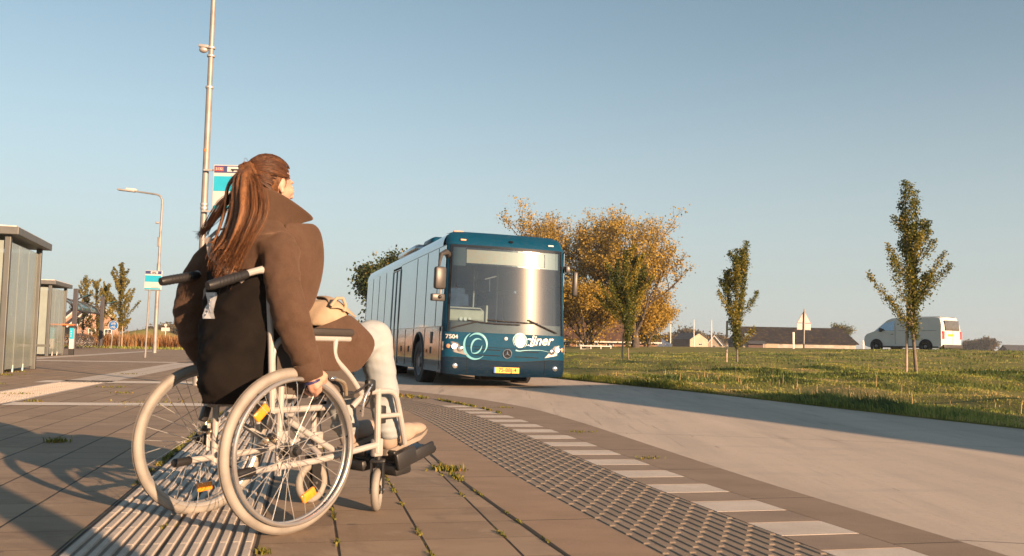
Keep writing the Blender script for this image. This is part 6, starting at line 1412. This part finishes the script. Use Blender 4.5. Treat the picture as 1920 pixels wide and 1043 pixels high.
# dark part blown out over the left shoulder
for i in range(120):
    A=hp(-.08,.02,-.01); u=rgh.gauss(0,1); v=rgh.gauss(0,1)
    P_=[A,Vector((-.10+v*.01,.020+u*.010,1.25)),Vector((-.125+v*.010,.055+u*.014,1.19)),Vector((-.130+v*.010,.105+u*.014,1.14+v*.008)),Vector((-.130+v*.01,.155+rgh.uniform(-.03,.03),1.112+rgh.gauss(0,.014)))]
    pts=[]
    for s_ in range(4):
        a=P_[max(0,s_-1)];b=P_[s_];c=P_[s_+1];d=P_[min(4,s_+2)]
        for k in range(4): t=k/4; pts.append(.5*((2*b)+(c-a)*t+(2*a-5*b+4*c-d)*t*t+(3*b-a-3*c+d)*t**3))
    pts.append(P_[-1]); strand(pts,.0016,.0006,min(1,max(0,rgh.gauss(.12,.08))))
# stray hairs at the front
for i in range(0):
    s=-1 if i%3 else 1; p0=hp(.045+rgh.uniform(-.02,.02),s*.066,.05+rgh.uniform(-.03,.02)); strand([p0,p0+Vector((.02,s*.012,-.02)),p0+Vector((.032,s*.012,-.055)),p0+Vector((.045+rgh.gauss(0,.01),s*.005,-.075))],.0010,.0005,.2)
hb=LOCKS; hb.ell(hp(-.016,0,.026),(.098,.077,.088),20,14,M=HM); limb(hb,[GAT,GAT+Vector((-.02,-.01,-.01)),(-.080,-.070,1.26),(-.095,-.105,1.17),(-.125,-.095,1.09)],[.028,.032,.042,.042,.024],12)
def lockmat():
    m,nt,out=newmat('hair_locks'); N=NT(nt); v=N.obj((1,1,.09)); f=N.noise(v,230,4,.75); g=N.noise(N.obj((1,1,.25)),30,4,.6)
    c=N.ramp(g,[(.32,(.040,.018,.010)),(.5,(.110,.046,.020)),(.68,(.205,.090,.036))]); c=N.mix(N.mapr(f,.35,.7,0,.6),c,(.30,.14,.055)); c=N.mix(N.mapr(f,.5,.3,0,.5),c,(.03,.013,.008))
    N.pbsdf(out,c,.5,0,N.bump(f,.8,.004),.3); return m
hair=fuse(hb,'hair',lockmat(),person,voxel=.0034,smooth=2,fac=.4)
# the cap must leave the face free: cut away its front
bm=bmesh.new(); bm.from_mesh(hair.data); fx=hp(.045,0,0)
bmesh.ops.delete(bm,geom=[v for v in bm.verts if v.co.x>HC.x+.030 and v.co.z<HC.z+.060],context='VERTS'); bm.to_mesh(hair.data); bm.free()
fast_mesh('hair_strands',np.array([tuple(v) for v in HV]),np.array(HF),M_HAIR,np.array(HR_),hair,smooth=True)
MB().ring(GAT+Vector((-.015,0,0)),.019,.006,'X',18,8).build('hair_tie',M_BLK,hair)
# ---- shoulder bag on her lap
bag=empty('shoulder_bag',CO,CA,label='beige shoulder bag lying on the lap of the woman',cat='bag')
mb=MB(); loft(mb,[(.345,-.02,.765,.105,.125),(.348,-.02,.79,.108,.13),(.345,-.02,.83,.092,.115),(.338,-.02,.862,.062,.085),(.335,-.02,.872,.03,.05)],26)
fuse(mb,'bag_body',M_BAG,bag,voxel=.006,smooth=6,disp=lambda c:.008*mnoise.noise(Vector((c.x*13,c.y*13,c.z*18)))+.004*mnoise.noise(Vector((c.x*30,c.y*22,c.z*30))))
sheet('bag_flap',[[(.285,-.13,.83),(.31,-.10,.868),(.335,-.03,.890),(.34,.05,.885)],[(.315,-.145,.845),(.34,-.11,.880),(.36,-.03,.898),(.365,.05,.89)],[(.37,-.150,.825),(.385,-.12,.855),(.40,-.04,.870),(.40,.05,.865)],[(.425,-.145,.795),(.435,-.12,.815),(.445,-.04,.825),(.44,.05,.825)]],.006,bag,M_BAG)
mb=MB(); mb.tube([(.29,-.135,.845),(.315,-.14,.878),(.345,-.142,.880),(.362,-.143,.850),(.35,-.147,.825)],.007,8); mb.build('bag_handle',M_BAG,bag)
sp=[(.30,.10,.84),(.22,.13,.93),(.15,.135,1.05),(.08,.13,1.135),(0,.125,1.145),(-.085,.10,1.13),(-.150,.07,1.085),(-.162,.03,1.02),(-.158,-.03,.985),(-.150,-.075,.955),(-.10,-.13,.91)]
def strapband(mb,P_,w,th):
    V=[Vector(p) for p in P_]; rows=[]
    for i,p in enumerate(V):
        t=(V[min(i+1,len(V)-1)]-V[max(0,i-1)]).normalized(); out=Vector((p.x-.0,p.y*.3,max(0,p.z-.95)*2)).normalized(); sd=t.cross(out).normalized(); out=sd.cross(t).normalized()
        rows.append([p+sd*w/2+out*th,p-sd*w/2+out*th,p-sd*w/2,p+sd*w/2,p+sd*w/2+out*th])
    mb.grid(rows)
mb=MB(); strapband(mb,sp,.026,.004); mb.build('bag_strap',M_STRAP,bag,smooth=50)
# added lamp post outside the picture, there for its shadow: base, pole and head
MB().tube([(0,0,-.1),(0,0,1.1),(0,0,4.5),(0,0,6.2)],[.10,.098,.085,.06],16).build('pole',M_GAL,lm); MB().box((.3,0,6.2),(.8,.25,.1),bev=.03).build('lamp_head',M_ALU,lm,smooth=40)
# ================================================================== thin autumn haze
m,nt_,out=newmat('haze_air'); pv=nt_.nodes.new('ShaderNodeVolumePrincipled'); pv.inputs['Color'].default_value=(.78,.84,.90,1); pv.inputs['Density'].default_value=.00045; pv.inputs['Anisotropy'].default_value=.2; nt_.links.new(pv.outputs[0],out.inputs['Volume'])
mb=MB(); mb.box((0,1400,6.5),(7600,3400,16.5)); hz=mb.build('haze',m,None,smooth=0,kind='stuff')
